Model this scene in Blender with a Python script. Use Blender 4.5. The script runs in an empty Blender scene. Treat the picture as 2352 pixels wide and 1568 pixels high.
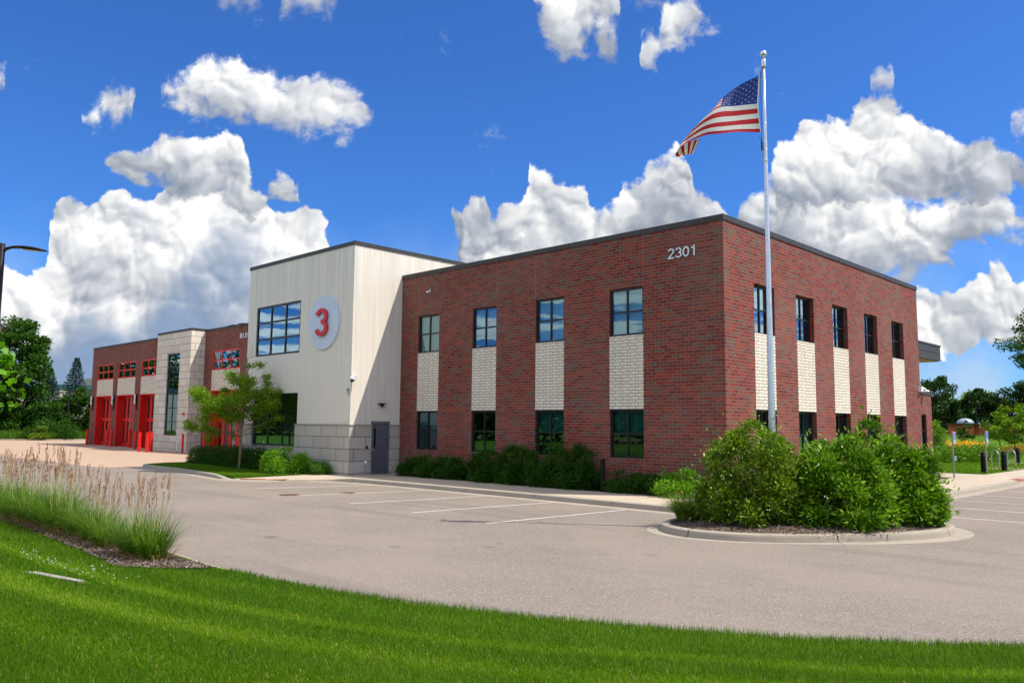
import bpy, bmesh, math, random
import numpy as np
from mathutils import Vector, Matrix

SC = bpy.context.scene
COL = SC.collection
R = math.radians

# ------------------------------------------------------------------ camera
cam_d = bpy.data.cameras.new('camera')
cam = bpy.data.objects.new('camera', cam_d)
COL.objects.link(cam)
cam_d.sensor_width = 36.0
cam_d.lens = 1863.94 / 2352.0 * 36.0
cam_d.clip_start = 0.1
cam_d.clip_end = 5000
_r = Vector((0.71804168, 0.69593681, 0.00938641))
_u = Vector((0.06510346, -0.0805862, 0.99461923))
_w = Vector((-0.69294855, 0.71356697, 0.10317214))
M = Matrix(((_r.x, _u.x, -_w.x, 12.0792), (_r.y, _u.y, -_w.y, -21.4552), (_r.z, _u.z, -_w.z, 2.0226), (0, 0, 0, 1)))
cam.matrix_world = M
SC.camera = cam

# ------------------------------------------------------------------ render
SC.view_settings.view_transform = 'Standard'
SC.view_settings.look = 'None'
SC.view_settings.exposure = 0.30
SC.view_settings.gamma = 1.0
SC.view_settings.use_curve_mapping = False
cy = SC.cycles
cy.max_bounces = 6
cy.diffuse_bounces = 2
cy.glossy_bounces = 3
cy.transmission_bounces = 4
cy.transparent_max_bounces = 8
cy.use_denoising = True
cy.use_adaptive_sampling = True
cy.adaptive_threshold = 0.02
cy.sample_clamp_indirect = 4.0
cy.caustics_reflective = False
cy.caustics_refractive = False

# ------------------------------------------------------------------ sun and sky
SUN_EL = R(57.4)
SUN_AZ = R(34.2)          # from +X towards +Y
sd = Vector((math.cos(SUN_EL) * math.cos(SUN_AZ), math.cos(SUN_EL) * math.sin(SUN_AZ), math.sin(SUN_EL)))
sun_d = bpy.data.lights.new('sun', 'SUN')
sun_d.energy = 5.0
sun_d.angle = R(0.53)
sun_d.color = (1.0, 0.935, 0.83)
sun = bpy.data.objects.new('sun', sun_d)
COL.objects.link(sun)
sun.rotation_euler = sd.to_track_quat('Z', 'Y').to_euler()


class G:
    """tiny helper for building node graphs"""
    def __init__(s, nt):
        s.nt = nt
        s.nt.nodes.clear()

    def n(s, t, **kw):
        nd = s.nt.nodes.new(t)
        for k, v in kw.items():
            setattr(nd, k, v)
        return nd

    def l(s, a, b):
        s.nt.links.new(a, b)

    def put(s, sock, v):
        if isinstance(v, bpy.types.NodeSocket):
            s.l(v, sock)
        else:
            sock.default_value = v

    def m(s, op, a, b=None, c=None, clamp=False):
        nd = s.n('ShaderNodeMath', operation=op, use_clamp=clamp)
        for i, v in enumerate((a, b, c)):
            if v is not None:
                s.put(nd.inputs[i], v)
        return nd.outputs[0]

    def vm(s, op, a, b=None, sc=None):
        nd = s.n('ShaderNodeVectorMath', operation=op)
        s.put(nd.inputs[0], a)
        if b is not None:
            s.put(nd.inputs[1], b)
        if sc is not None:
            s.put(nd.inputs['Scale'], sc)
        return nd.outputs['Value'] if op == 'DOT_PRODUCT' else nd.outputs[0]

    def mapr(s, v, a, b, c=0.0, d=1.0, smooth=True):
        nd = s.n('ShaderNodeMapRange')
        nd.interpolation_type = 'SMOOTHSTEP' if smooth else 'LINEAR'
        s.put(nd.inputs[0], v)
        for i, x in enumerate((a, b, c, d)):
            s.put(nd.inputs[i + 1], x)
        return nd.outputs[0]

    def noise(s, vec, scale, detail=2.0, rough=0.5, dim='3D', out='Fac', lac=2.0, dist=0.0):
        nd = s.n('ShaderNodeTexNoise', noise_dimensions=dim)
        if vec is not None:
            s.l(vec, nd.inputs['Vector'])
        nd.inputs['Scale'].default_value = scale
        nd.inputs['Detail'].default_value = detail
        nd.inputs['Roughness'].default_value = rough
        nd.inputs['Lacunarity'].default_value = lac
        nd.inputs['Distortion'].default_value = dist
        return nd.outputs[out]

    def mix(s, f, a, b, blend='MIX'):
        nd = s.n('ShaderNodeMix', data_type='RGBA', blend_type=blend)
        s.put(nd.inputs[0], f)
        for sock, v in ((nd.inputs[6], a), (nd.inputs[7], b)):
            if isinstance(v, (tuple, list)) and len(v) == 3:
                v = (*v, 1.0)
            s.put(sock, v)
        return nd.outputs[2]

    def ramp(s, f, stops, interp='LINEAR'):
        nd = s.n('ShaderNodeValToRGB')
        cr = nd.color_ramp
        cr.interpolation = interp
        while len(cr.elements) < len(stops):
            cr.elements.new(0.5)
        for e, (p, c) in zip(cr.elements, stops):
            e.position = p
            e.color = (*c, 1.0)
        s.put(nd.inputs[0], f)
        return nd.outputs[0]

    def xyz(s, v):
        nd = s.n('ShaderNodeSeparateXYZ')
        s.l(v, nd.inputs[0])
        return nd.outputs

    def comb(s, x, y, z=0.0):
        nd = s.n('ShaderNodeCombineXYZ')
        for i, v in enumerate((x, y, z)):
            s.put(nd.inputs[i], v)
        return nd.outputs[0]


# cumulus outlines on the north-west sky, as world directions:
# rows of (u, tan of the elevation of the top, tan of the elevation of the base),
# u runs over the azimuth tangent -0.72 .. 0.72 about the direction SKY_F
CLOUDS = {
    'P1': [
        [(0.0191, 0.4533, 0.4156), (0.0347, 0.4535, 0.4141), (0.0463, 0.445, 0.4218), (0.0496, 0.4305, 0.4293)],
        [(0.1122, 0.3898, 0.3875), (0.1219, 0.3969, 0.3808), (0.1347, 0.4288, 0.3792), (0.145, 0.4318, 0.38), (0.1551, 0.4239, 0.387), (0.1605, 0.417, 0.394), (0.1652, 0.4055, 0.4021)],
        [(0.1831, 0.422, 0.4185), (0.1978, 0.4384, 0.4037), (0.2131, 0.456, 0.3947), (0.2174, 0.4783, 0.3913), (0.2291, 0.4808, 0.3869), (0.2364, 0.4651, 0.3818), (0.241, 0.4693, 0.3802), (0.2537, 0.4764, 0.3775), (0.2656, 0.4568, 0.3759), (0.2754, 0.4523, 0.3749), (0.2831, 0.4535, 0.3722), (0.2987, 0.4497, 0.3684), (0.3142, 0.4482, 0.3634), (0.3375, 0.4427, 0.3586), (0.353, 0.429, 0.3611), (0.3655, 0.4089, 0.3716), (0.3724, 0.4004, 0.382), (0.3755, 0.3935, 0.3912)],
        [(0.5123, 0.5961, 0.5396), (0.5202, 0.5962, 0.5131), (0.5261, 0.5963, 0.485), (0.5418, 0.5965, 0.4689), (0.5574, 0.5968, 0.4796), (0.5692, 0.5969, 0.4932), (0.5789, 0.5971, 0.4752), (0.5864, 0.5972, 0.4777), (0.5927, 0.5973, 0.4906), (0.5966, 0.5973, 0.5107), (0.5998, 0.5974, 0.5319)],
        [(0.601, 0.4779, 0.4709), (0.6119, 0.4921, 0.4664), (0.6236, 0.5058, 0.4665), (0.6307, 0.5176, 0.4766), (0.6332, 0.549, 0.4807), (0.6472, 0.5534, 0.4797), (0.6629, 0.5536, 0.4963), (0.6785, 0.5301, 0.5142), (0.6903, 0.5273, 0.5238)],
        [(0.8143, 0.4401, 0.432), (0.8231, 0.46, 0.4298), (0.8329, 0.4619, 0.4387), (0.8375, 0.4533, 0.4463)],
        [(0.934, 0.3968, 0.3887), (0.9414, 0.4084, 0.3819), (0.9518, 0.4132, 0.3787), (0.9781, 0.4147, 0.3779)],
    ],
    'P2': [
        [(0.1369, 0.3273, 0.325), (0.1514, 0.3389, 0.3162), (0.1667, 0.3431, 0.3119), (0.1784, 0.3404, 0.3064), (0.1888, 0.3622, 0.3009), (0.2011, 0.3647, 0.2954), (0.2206, 0.3524, 0.29), (0.2359, 0.3554, 0.2835), (0.2442, 0.3687, 0.278), (0.2552, 0.3574, 0.2725), (0.2632, 0.3359, 0.2698), (0.2682, 0.3161, 0.2676), (0.2791, 0.3049, 0.2639), (0.2945, 0.2933, 0.2641), (0.3136, 0.2823, 0.2722)],
        [(0.4426, 0.2661, 0.2583), (0.4492, 0.2707, 0.2344), (0.4559, 0.2742, 0.1984), (0.46, 0.2765, -0.0125), (0.4637, 0.2956, -0.0125), (0.4749, 0.2981, -0.0123), (0.481, 0.2936, -0.0123), (0.4833, 0.2667, -0.0122), (0.4976, 0.2725, -0.012), (0.5088, 0.2715, -0.0119), (0.5125, 0.3167, -0.0118), (0.5155, 0.3332, -0.0118), (0.5256, 0.3339, -0.0117), (0.5305, 0.3215, -0.0116), (0.5343, 0.2989, -0.0115), (0.5445, 0.2945, -0.0114), (0.5577, 0.3004, -0.0112), (0.5614, 0.279, -0.0112), (0.5727, 0.2657, -0.011), (0.5896, 0.2715, -0.0108), (0.593, 0.3037, -0.0108), (0.6103, 0.3039, -0.0105), (0.6179, 0.3352, -0.0104), (0.6293, 0.3399, -0.0103), (0.6462, 0.339, -0.0101), (0.6526, 0.3346, -0.01), (0.6555, 0.3085, -0.0099), (0.6611, 0.2939, -0.0099), (0.6742, 0.2879, -0.0097), (0.6824, 0.2729, -0.0096), (0.6874, 0.2628, 0.2071)],
        [(0.725, 0.3225, 0.2802), (0.7289, 0.3436, 0.2746), (0.7393, 0.3551, 0.2747), (0.7529, 0.3656, 0.2805), (0.7569, 0.3782, 0.2834), (0.7692, 0.383, 0.2836), (0.7762, 0.3957, 0.282), (0.7993, 0.3995, 0.2812), (0.8091, 0.4204, 0.2802), (0.8188, 0.4252, 0.2803), (0.8284, 0.423, 0.2816), (0.8386, 0.4127, 0.2828), (0.853, 0.3968, 0.2864), (0.8719, 0.3741, 0.2906), (0.8853, 0.3709, 0.2936), (0.8911, 0.3698, 0.2937), (0.9063, 0.3666, 0.2928), (0.9214, 0.3537, 0.2941), (0.9385, 0.3397, 0.2972), (0.948, 0.3284, 0.3058), (0.9748, 0.3231, 0.3118)],
    ],
    'P3': [
        [(0.0323, 0.1759, -0.0709), (0.0619, 0.1846, -0.0705), (0.0789, 0.1766, -0.0702), (0.0934, 0.1905, -0.0701), (0.0968, 0.2211, -0.07), (0.0976, 0.2517, -0.07), (0.1082, 0.2748, -0.0698), (0.1158, 0.2727, -0.0697), (0.1345, 0.2718, -0.0695), (0.1476, 0.29, -0.0693), (0.1573, 0.2913, -0.0692), (0.168, 0.2807, -0.069), (0.1831, 0.277, -0.0688), (0.1884, 0.2951, -0.0688), (0.2014, 0.2998, -0.0686), (0.224, 0.2956, -0.0683), (0.239, 0.2902, -0.0681), (0.2542, 0.282, -0.0679), (0.2843, 0.2695, -0.0675), (0.3143, 0.2677, -0.0671), (0.3226, 0.2633, -0.067), (0.3295, 0.2522, -0.0669), (0.3356, 0.2411, -0.0668), (0.341, 0.2245, -0.0668), (0.3493, 0.1474, -0.0667)],
        [(0.8317, 0.1431, 0.105), (0.8488, 0.1653, 0.0998), (0.8583, 0.1687, 0.0999), (0.8695, 0.1655, 0.1001), (0.8799, 0.1602, 0.1002), (0.8932, 0.1824, 0.1058), (0.9079, 0.1991, 0.1114), (0.9174, 0.2059, 0.1116), (0.9268, 0.2038, 0.1117), (0.9339, 0.1829, 0.1118), (0.9423, 0.1803, 0.1174), (0.9678, 0.1779, 0.1177)],
    ],
    'P4': [
        [(0.2858, 0.2909, 0.2853), (0.2903, 0.3068, 0.2769), (0.298, 0.3114, 0.2714), (0.3076, 0.307, 0.271), (0.3118, 0.2913, 0.28)],
        [(0.6924, 0.2741, 0.2629), (0.6984, 0.2877, 0.2295), (0.7095, 0.2968, 0.1853), (0.723, 0.3196, 0.18), (0.7362, 0.3085, 0.1802), (0.8274, 0.3041, 0.1869), (0.8351, 0.3042, 0.1937), (0.8502, 0.2988, 0.1928), (0.8691, 0.2934, 0.1908), (0.879, 0.2868, 0.1959), (0.8868, 0.2852, 0.2321), (0.9004, 0.2939, 0.2406), (0.9194, 0.2941, 0.2381), (0.9346, 0.2887, 0.2439), (0.9441, 0.2776, 0.2552), (0.9468, 0.272, 0.2608)],
    ],
    'P5': [
        [(0.2281, 0.5801, 0.5373), (0.24, 0.5802, 0.5268), (0.2518, 0.5804, 0.5252), (0.2713, 0.5807, 0.5302), (0.277, 0.5808, 0.5439)],
        [(0.2868, 0.5809, 0.5429), (0.2929, 0.581, 0.5252), (0.3106, 0.5813, 0.5219), (0.3262, 0.5815, 0.5292), (0.3349, 0.5816, 0.5211), (0.3437, 0.5817, 0.5389), (0.3463, 0.5818, 0.552)],
        [(0.5943, 0.5973, 0.526), (0.6006, 0.5974, 0.5367), (0.6124, 0.5975, 0.544), (0.6261, 0.5977, 0.5465), (0.6359, 0.5979, 0.536), (0.6418, 0.598, 0.5444)],
    ],
}
SKY_F = (-0.6966663, 0.7173953, 0.0)
SKY_R = (0.7173953, 0.6966663, 0.0)


def build_world():
    w = bpy.data.worlds.new('World')
    SC.world = w
    w.use_nodes = True
    g = G(w.node_tree)
    d = g.n('ShaderNodeTexCoord').outputs['Generated']
    sky = g.n('ShaderNodeTexSky', sky_type='NISHITA')
    sky.sun_disc = False
    sky.sun_elevation = SUN_EL
    sky.sun_rotation = R(90) - SUN_AZ
    sky.altitude = 200
    sky.air_density = 1.0
    sky.dust_density = 0.3
    sky.ozone_density = 2.5
    sx, sy, sz = g.xyz(d)
    blue = g.mix(1.0, sky.outputs[0], (0.38, 0.82, 1.5), "MULTIPLY")
    hs = g.n('ShaderNodeHueSaturation')
    hs.inputs['Saturation'].default_value = 1.0
    hs.inputs['Value'].default_value = 1.0
    g.l(blue, hs.inputs['Color'])
    skyc = g.vm('SCALE', hs.outputs[0], sc=0.105)
    # ---- directions
    f = g.vm('DOT_PRODUCT', d, SKY_F)
    fc = g.m('MAXIMUM', f, 0.08)
    a = g.m('DIVIDE', g.vm('DOT_PRODUCT', d, SKY_R), fc)
    b = g.m('DIVIDE', sz, fc)
    p = g.comb(a, b, 0.0)
    n1 = g.vm('SUBTRACT', g.noise(p, 9.0, 6.0, 0.56, '2D', 'Color'), (0.5, 0.5, 0.5))
    p1 = g.vm('ADD', p, g.vm('SCALE', n1, sc=0.036))
    # cauliflower height field, read at the point and a step towards the sun
    def billow(q, scale, det, ro):
        v = g.n('ShaderNodeTexVoronoi', voronoi_dimensions='2D', feature='SMOOTH_F1')
        v.inputs['Smoothness'].default_value = 0.22
        v.inputs['Scale'].default_value = scale
        v.inputs['Detail'].default_value = det
        v.inputs['Roughness'].default_value = ro
        v.inputs['Lacunarity'].default_value = 2.1
        v.normalize = True
        g.l(q, v.inputs['Vector'])
        return v.outputs['Distance']

    q0 = g.vm('ADD', p, g.vm('SCALE', n1, sc=0.06))
    sunw = (0.0055, 0.0085, 0.0)
    h0 = billow(q0, 19.0, 2.0, 0.5)
    h1 = billow(g.vm('ADD', q0, sunw), 19.0, 2.0, 0.5)
    g0 = billow(q0, 7.5, 1.0, 0.5)
    g1 = billow(g.vm('ADD', q0, (0.012, 0.019, 0.0)), 7.5, 1.0, 0.5)
    f0 = g.noise(q0, 6.0, 5.0, 0.52, '2D')
    dv = g.m('SUBTRACT', g.m('MULTIPLY', h1, h1), g.m('MULTIPLY', h0, h0))
    df = g.m('SUBTRACT', g.m('MULTIPLY', g1, g1), g.m('MULTIPLY', g0, g0))
    # swell the outline by the puffs too
    swell = g.m('MULTIPLY', g.m('SUBTRACT', 0.42, h0), 0.050)
    px, py, _ = g.xyz(p1)
    u = g.m('MULTIPLY', g.m('ADD', px, 0.72), 1 / 1.44, clamp=True)
    low = g.noise(p, 4.5, 4.0, 0.55, '2D')
    wide = g.noise(p, 3.4, 3.0, 0.5, '2D')

    def curve(rows, k, out):
        nd = g.n('ShaderNodeFloatCurve')
        c = nd.mapping.curves[0]
        pts = [(0.0, out)]
        for grp in rows:
            x0, x1 = grp[0][0], grp[-1][0]
            if x0 > 0.003:
                pts.append((x0 - 0.0035, out))
            for r_ in grp:
                if 0.0 < r_[0] < 1.0:
                    pts.append((r_[0], (r_[k] + 0.1) / 0.8))
            if x1 < 0.997:
                pts.append((x1 + 0.0035, out))
        pts = sorted(set(pts))
        if pts[-1][0] < 1.0:
            pts.append((1.0, pts[-1][1]))
        c.points[0].location = pts[0]
        c.points[1].location = pts[-1]
        for q in pts[1:-1]:
            c.points.new(*q)
        for q in c.points:
            q.handle_type = 'VECTOR'
        nd.mapping.use_clip = False
        nd.mapping.update()
        g.l(u, nd.inputs['Value'])
        return g.m('SUBTRACT', g.m('MULTIPLY', nd.outputs[0], 0.8), 0.1)

    fine = g.m('MULTIPLY', g.m('SUBTRACT', g.noise(p1, 26.0, 5.0, 0.62, '2D'), 0.5), 0.055)

    def layer(rows, soft=0.010, wisp=0.35):
        t = curve(rows, 1, 0.0)
        bt = curve(rows, 2, 1.0)
        up = g.m('SUBTRACT', t, py)
        dn = g.m('SUBTRACT', py, bt)
        sdv = g.m('ADD', g.m('MINIMUM', up, g.m('MULTIPLY', dn, 0.8)), swell)
        sdv = g.m('ADD', sdv, g.m('MULTIPLY', fine, wisp))
        al = g.mapr(sdv, 0.0, soft)
        return al, up, dn

    ramp_stops = [(0.0, (0.24, 0.29, 0.38)), (0.3, (0.38, 0.42, 0.49)), (0.55, (0.58, 0.61, 0.66)),
                  (0.80, (0.86, 0.87, 0.88)), (1.0, (1.10, 1.09, 1.06))]

    def shade(base, soft=1.0):
        t_ = g.m('ADD', g.m('MULTIPLY', dv, 2.5 * soft), g.m('MULTIPLY', df, 2.1 * soft))
        t_ = g.m('ADD', base, t_)
        t_ = g.m('ADD', t_, g.m('MULTIPLY', g.m('SUBTRACT', f0, 0.5), 0.55))
        t_ = g.m('ADD', t_, g.m('MULTIPLY', g.m('SUBTRACT', low, 0.5), 0.35), clamp=True)
        return g.ramp(t_, ramp_stops)

    col = skyc
    # pale haze low over the horizon
    hz = g.mapr(b, 0.0, 0.30, 0.62, 0.0)
    hz = g.m('MULTIPLY', hz, g.mapr(low, 0.35, 0.62))
    col = g.mix(hz, col, (0.62, 0.72, 0.84))
    # thin scraps of cloud anywhere
    scr = g.m('MULTIPLY', g.mapr(g.noise(p1, 7.0, 7.0, 0.66, '2D'), 0.66, 0.80), 0.35)
    col = g.mix(scr, col, (0.80, 0.84, 0.90))
    # big bank on the left, cloud on the right edge
    al, up, dn = layer(CLOUDS['P3'], 0.006)
    base = g.mapr(b, 0.10, 0.26, 0.70, 0.86)
    mott = g.m('ADD', g.m('MULTIPLY', wide, 1.1), g.m('MULTIPLY', low, 0.9))
    edge = g.m('ADD', g.m('MULTIPLY', a, -0.25), g.m('MULTIPLY', b, -2.1))
    dark = g.mapr(g.m('ADD', mott, edge), 0.70, 0.92)
    dark = g.m('MULTIPLY', dark, g.mapr(a, -0.25, -0.15, 1.0, 0.35))
    base = g.m('SUBTRACT', base, g.m('MULTIPLY', dark, 0.30))
    c = shade(base)
    c = g.mix(g.m('MULTIPLY', dark, g.mapr(b, 0.24, 0.08, 0.45, 0.95)), c, (0.25, 0.36, 0.55))
    col = g.mix(al, col, c)
    for key, soft, b0, b1, rim, dk_, op, sf, wi in (('P4', 0.018, 0.88, 0.72, 0.07, 0.26, 1.0, 0.9, 1.0), ('P2', 0.012, 0.95, 0.80, 0.07, 0.42, 1.0, 1.0, 0.9),
                                                    ('P1', 0.026, 0.98, 0.83, 0.09, 0.0, 0.97, 0.8, 1.3), ('P5', 0.035, 0.92, 0.8, 0.05, 0.0, 0.85, 0.6, 1.2)):
        al, up, dn = layer(CLOUDS[key], soft, wi)
        base = g.mapr(up, 0.0, rim, b0, b1)
        base = g.m('SUBTRACT', base, g.m('MULTIPLY', g.mapr(dn, 0.075, 0.0), 0.42))
        if dk_:
            dk = g.m('MULTIPLY', g.mapr(wide, 0.40, 0.60), g.m('MULTIPLY', g.mapr(b, 0.50, 0.38, 0.3, 1.0), g.mapr(a, -0.25, -0.08, 0.15, 1.0)))
            base = g.m('SUBTRACT', base, g.m('MULTIPLY', dk, dk_))
        col = g.mix(g.m('MULTIPLY', al, op), col, shade(base, sf))
    # unseen rest of the sky: plane-mapped cumulus, made extra bright to fill the shaded walls
    zc = g.m('MAXIMUM', sz, 0.06)
    pl = g.comb(g.m('DIVIDE', sx, zc), g.m('DIVIDE', sy, zc), 0.0)
    nb = g.noise(pl, 0.75, 9.0, 0.58, '2D')
    al = g.m('MULTIPLY', g.mapr(nb, 0.46, 0.56), g.mapr(f, 0.55, 0.35))
    top = g.m('MULTIPLY', al, g.mapr(sz, 0.0, 0.05))
    cc = g.mix(g.mapr(nb, 0.56, 0.75), (1.75, 1.72, 1.66), (1.0, 1.02, 1.06))
    col = g.mix(top, col, cc)
    bg = g.n('ShaderNodeBackground')
    g.l(col, bg.inputs[0])
    bg.inputs[1].default_value = 0.83
    out = g.n('ShaderNodeOutputWorld')
    g.l(bg.outputs[0], out.inputs[0])


build_world()


# ================================================================== helpers
def lin(c):
    return tuple(((x / 255.0) / 12.92 if x <= 10.3 else (((x / 255.0) + 0.055) / 1.055) ** 2.4) for x in c)


MATS = {}


def new_mat(name):
    m = bpy.data.materials.new(name)
    m.use_nodes = True
    MATS[name] = m
    return m, G(m.node_tree)


def finish(g, shader, disp=None):
    o = g.n('ShaderNodeOutputMaterial')
    g.l(shader, o.inputs[0])


def pbr(g, col, rough=0.6, metal=0.0, spec=0.5, normal=None):
    p = g.n('ShaderNodeBsdfPrincipled')
    if isinstance(col, tuple) and len(col) == 3:
        col = (*col, 1.0)
    g.put(p.inputs['Base Color'], col)
    g.put(p.inputs['Roughness'], rough)
    g.put(p.inputs['Metallic'], metal)
    g.put(p.inputs['Specular IOR Level'], spec)
    if normal is not None:
        g.l(normal, p.inputs['Normal'])
    return p.outputs[0]


def bump(g, h, strength=0.3, dist=0.01):
    b = g.n('ShaderNodeBump')
    b.inputs['Strength'].default_value = strength
    b.inputs['Distance'].default_value = dist
    g.l(h, b.inputs['Height'])
    return b.outputs[0]


def objco(g):
    return g.n('ShaderNodeTexCoord').outputs['Object']


def wallco(g):
    """(x + y, z): runs along either wall direction"""
    x, y, z = g.xyz(objco(g))
    return g.comb(g.m('ADD', x, y), z, 0.0)


def plain(name, col, rough=0.5, metal=0.0, spec=0.5, var=0.12, scale=3.0):
    m, g = new_mat(name)
    n_ = g.noise(objco(g), scale, 4.0, 0.6)
    c = g.mix(g.mapr(n_, 0.3, 0.7), tuple(v * (1 - var) for v in col), tuple(min(1, v * (1 + var)) for v in col))
    finish(g, pbr(g, c, rough, metal, spec))
    return m


def brick_mat(name, stops, mortar, offset=0.5, mort=0.011, bw=0.3048, rh=0.1016, off=(0, 0), dirt=0.10, msm=0.15):
    m, g = new_mat(name)
    v = g.vm('ADD', wallco(g), (off[0], off[1], 0.0))
    b = g.n('ShaderNodeTexBrick', offset=offset, offset_frequency=2, squash=1.0)
    g.l(v, b.inputs['Vector'])
    b.inputs['Color1'].default_value = (0, 0, 0, 1)
    b.inputs['Color2'].default_value = (1, 1, 1, 1)
    b.inputs['Mortar'].default_value = (0.5, 0.5, 0.5, 1)
    b.inputs['Scale'].default_value = 1.0
    b.inputs['Mortar Size'].default_value = mort
    b.inputs['Mortar Smooth'].default_value = msm
    b.inputs['Bias'].default_value = 0.0
    b.inputs['Brick Width'].default_value = bw
    b.inputs['Row Height'].default_value = rh
    t = g.xyz(b.outputs['Color'])[0]
    # let neighbouring bricks drift together
    t = g.m('ADD', g.m('MULTIPLY', t, 0.80), g.m('MULTIPLY', g.noise(v, 0.9, 3.0, 0.6, '2D'), 0.22))
    col = g.ramp(t, stops, 'CONSTANT' if len(stops) > 4 else 'LINEAR')
    n_ = g.noise(objco(g), 22.0, 4.0, 0.65)
    col = g.mix(g.mapr(n_, 0.25, 0.75, 0.0, 0.30), col, (0.02, 0.015, 0.012), 'MIX') if dirt > 0.15 else \
        g.mix(g.mapr(n_, 0.25, 0.75, 0.0, 0.18), col, (0.05, 0.035, 0.03))
    big = g.noise(v, 0.35, 3.0, 0.5, '2D')
    col = g.mix(g.mapr(big, 0.35, 0.7, 0.0, dirt), col, (0.30, 0.26, 0.22))
    col = g.mix(b.outputs['Fac'], col, mortar)
    h = g.m('SUBTRACT', 1.0, b.outputs['Fac'])
    finish(g, pbr(g, col, 0.82, 0.0, 0.25, bump(g, h, 0.6, 0.006)))
    return m


brick_mat('brick', [(0.0, (0.142, 0.022, 0.018)), (0.16, (0.208, 0.031, 0.021)), (0.34, (0.268, 0.047, 0.024)),
                    (0.46, (0.172, 0.028, 0.027)), (0.57, (0.222, 0.054, 0.035)), (0.67, (0.155, 0.073, 0.053)),
                    (0.76, (0.134, 0.045, 0.036)), (0.85, (0.140, 0.082, 0.061))], (0.225, 0.138, 0.110), mort=0.009)
brick_mat('white_brick', [(0.0, (0.74, 0.66, 0.53)), (0.5, (0.80, 0.73, 0.60)), (1.0, (0.85, 0.79, 0.67))],
          (0.20, 0.17, 0.14), offset=0.33, mort=0.010, off=(0.06, 0.053))
brick_mat('limestone', [(0.0, (0.43, 0.39, 0.335)), (0.5, (0.50, 0.455, 0.39)), (1.0, (0.57, 0.52, 0.45))],
          (0.05, 0.045, 0.04), offset=0.5, mort=0.010, bw=1.14, rh=0.487, off=(0.52, -0.055), msm=0.0)
brick_mat('stair_stone', [(0.0, (0.63, 0.575, 0.48)), (0.5, (0.70, 0.64, 0.54)), (1.0, (0.80, 0.74, 0.63))],
          (0.16, 0.14, 0.12), offset=0.35, mort=0.014, bw=1.22, rh=0.535, off=(0.2, 0.0), msm=0.0)


def panel_mat():
    m, g = new_mat('metal_panel')
    v = wallco(g)
    x, z, _ = g.xyz(v)
    w = g.m('FRACT', g.m('DIVIDE', g.m('ADD', x, 50.03), 0.305))
    groove = g.m('ADD', g.mapr(w, 0.0, 0.05, 1.0, 0.0), g.mapr(w, 0.95, 1.0), clamp=True)
    st = g.noise(g.comb(g.m('MULTIPLY', x, 6.0), g.m('MULTIPLY', z, 0.25), 0.0), 1.6, 5.0, 0.6, '2D')
    st2 = g.noise(g.comb(g.m('MULTIPLY', x, 2.2), g.m('MULTIPLY', z, 0.12), 3.0), 1.3, 3.0, 0.5, '2D')
    c = g.mix(g.mapr(st, 0.20, 0.85), (0.71, 0.63, 0.54), (0.76, 0.72, 0.62))
    # grime washed down from the coping
    c = g.mix(g.m('MULTIPLY', g.mapr(st2, 0.40, 0.68, 0.0, 0.38), g.mapr(z, 4.0, 9.4)), c, (0.52, 0.50, 0.44))
    c = g.mix(g.m('MULTIPLY', g.mapr(st, 0.60, 0.72, 0.0, 0.7), g.mapr(z, 7.6, 9.3)), c, (0.78, 0.77, 0.73))
    c = g.mix(g.m('MULTIPLY', groove, 0.42), c, (0.40, 0.385, 0.33))
    h = g.m('SUBTRACT', 1.0, groove)
    finish(g, pbr(g, c, 0.5, 0.0, 0.35, bump(g, h, 0.25, 0.004)))


panel_mat()
plain('coping', (0.050, 0.045, 0.044), 0.5, 0.05, 0.3)
plain('frame', (0.012, 0.014, 0.016), 0.35, 0.3, 0.5)
plain('red_paint', (0.62, 0.008, 0.006), 0.42, 0.0, 0.5, 0.10)
plain('red_frame', (0.70, 0.012, 0.008), 0.42, 0.0, 0.5, 0.08)
plain('dark_red', (0.16, 0.010, 0.010), 0.5)
plain('alu', (0.62, 0.64, 0.66), 0.34, 0.85, 0.5, 0.06)
plain('galvanised', (0.36, 0.38, 0.37), 0.45, 0.7, 0.5)
plain('white_plastic', (0.74, 0.75, 0.76), 0.35)
plain('blind', (0.62, 0.68, 0.66), 0.8, var=0.04)
plain('dark_blind', (0.035, 0.16, 0.15), 0.8, var=0.1)
plain('door_grey', (0.105, 0.110, 0.125), 0.42, 0.1)
plain('door_frame', (0.20, 0.21, 0.23), 0.4, 0.2)
plain('interior', (0.16, 0.15, 0.14), 0.9)
plain('roof', (0.22, 0.22, 0.21), 0.9)
plain('black_plastic', (0.006, 0.006, 0.007), 0.6, 0.0, 0.2)
plain('bronze', (0.028, 0.022, 0.024), 0.42, 0.5)
plain('sign_disc', (0.56, 0.62, 0.74), 0.5, 0.0, 0.5, 0.04)
plain('sign_red', (0.62, 0.010, 0.018), 0.5)
plain('number_face', (0.62, 0.68, 0.78), 0.4)
plain('number_side', (0.02, 0.02, 0.025), 0.5)
plain('white_paint', (0.56, 0.53, 0.49), 0.8, var=0.22, scale=9.0)
plain('sealant', (0.30, 0.125, 0.095), 0.8)
plain('wood_soffit', (0.36, 0.26, 0.12), 0.6)
plain('bark', (0.10, 0.065, 0.042), 0.9, var=0.35, scale=30.0)
plain('bark_light', (0.23, 0.15, 0.10), 0.9, var=0.3, scale=30.0)
plain('orange_brick', (0.40, 0.10, 0.035), 0.85)
plain('dome_metal', (0.30, 0.36, 0.46), 0.5, 0.1)
plain('warehouse', (0.42, 0.39, 0.33), 0.85, var=0.06)
plain('teal_trim', (0.02, 0.075, 0.10), 0.5)
plain('rust', (0.10, 0.045, 0.03), 0.85, var=0.3, scale=20)
plain('sign_blue', (0.02, 0.11, 0.55), 0.4)
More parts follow.
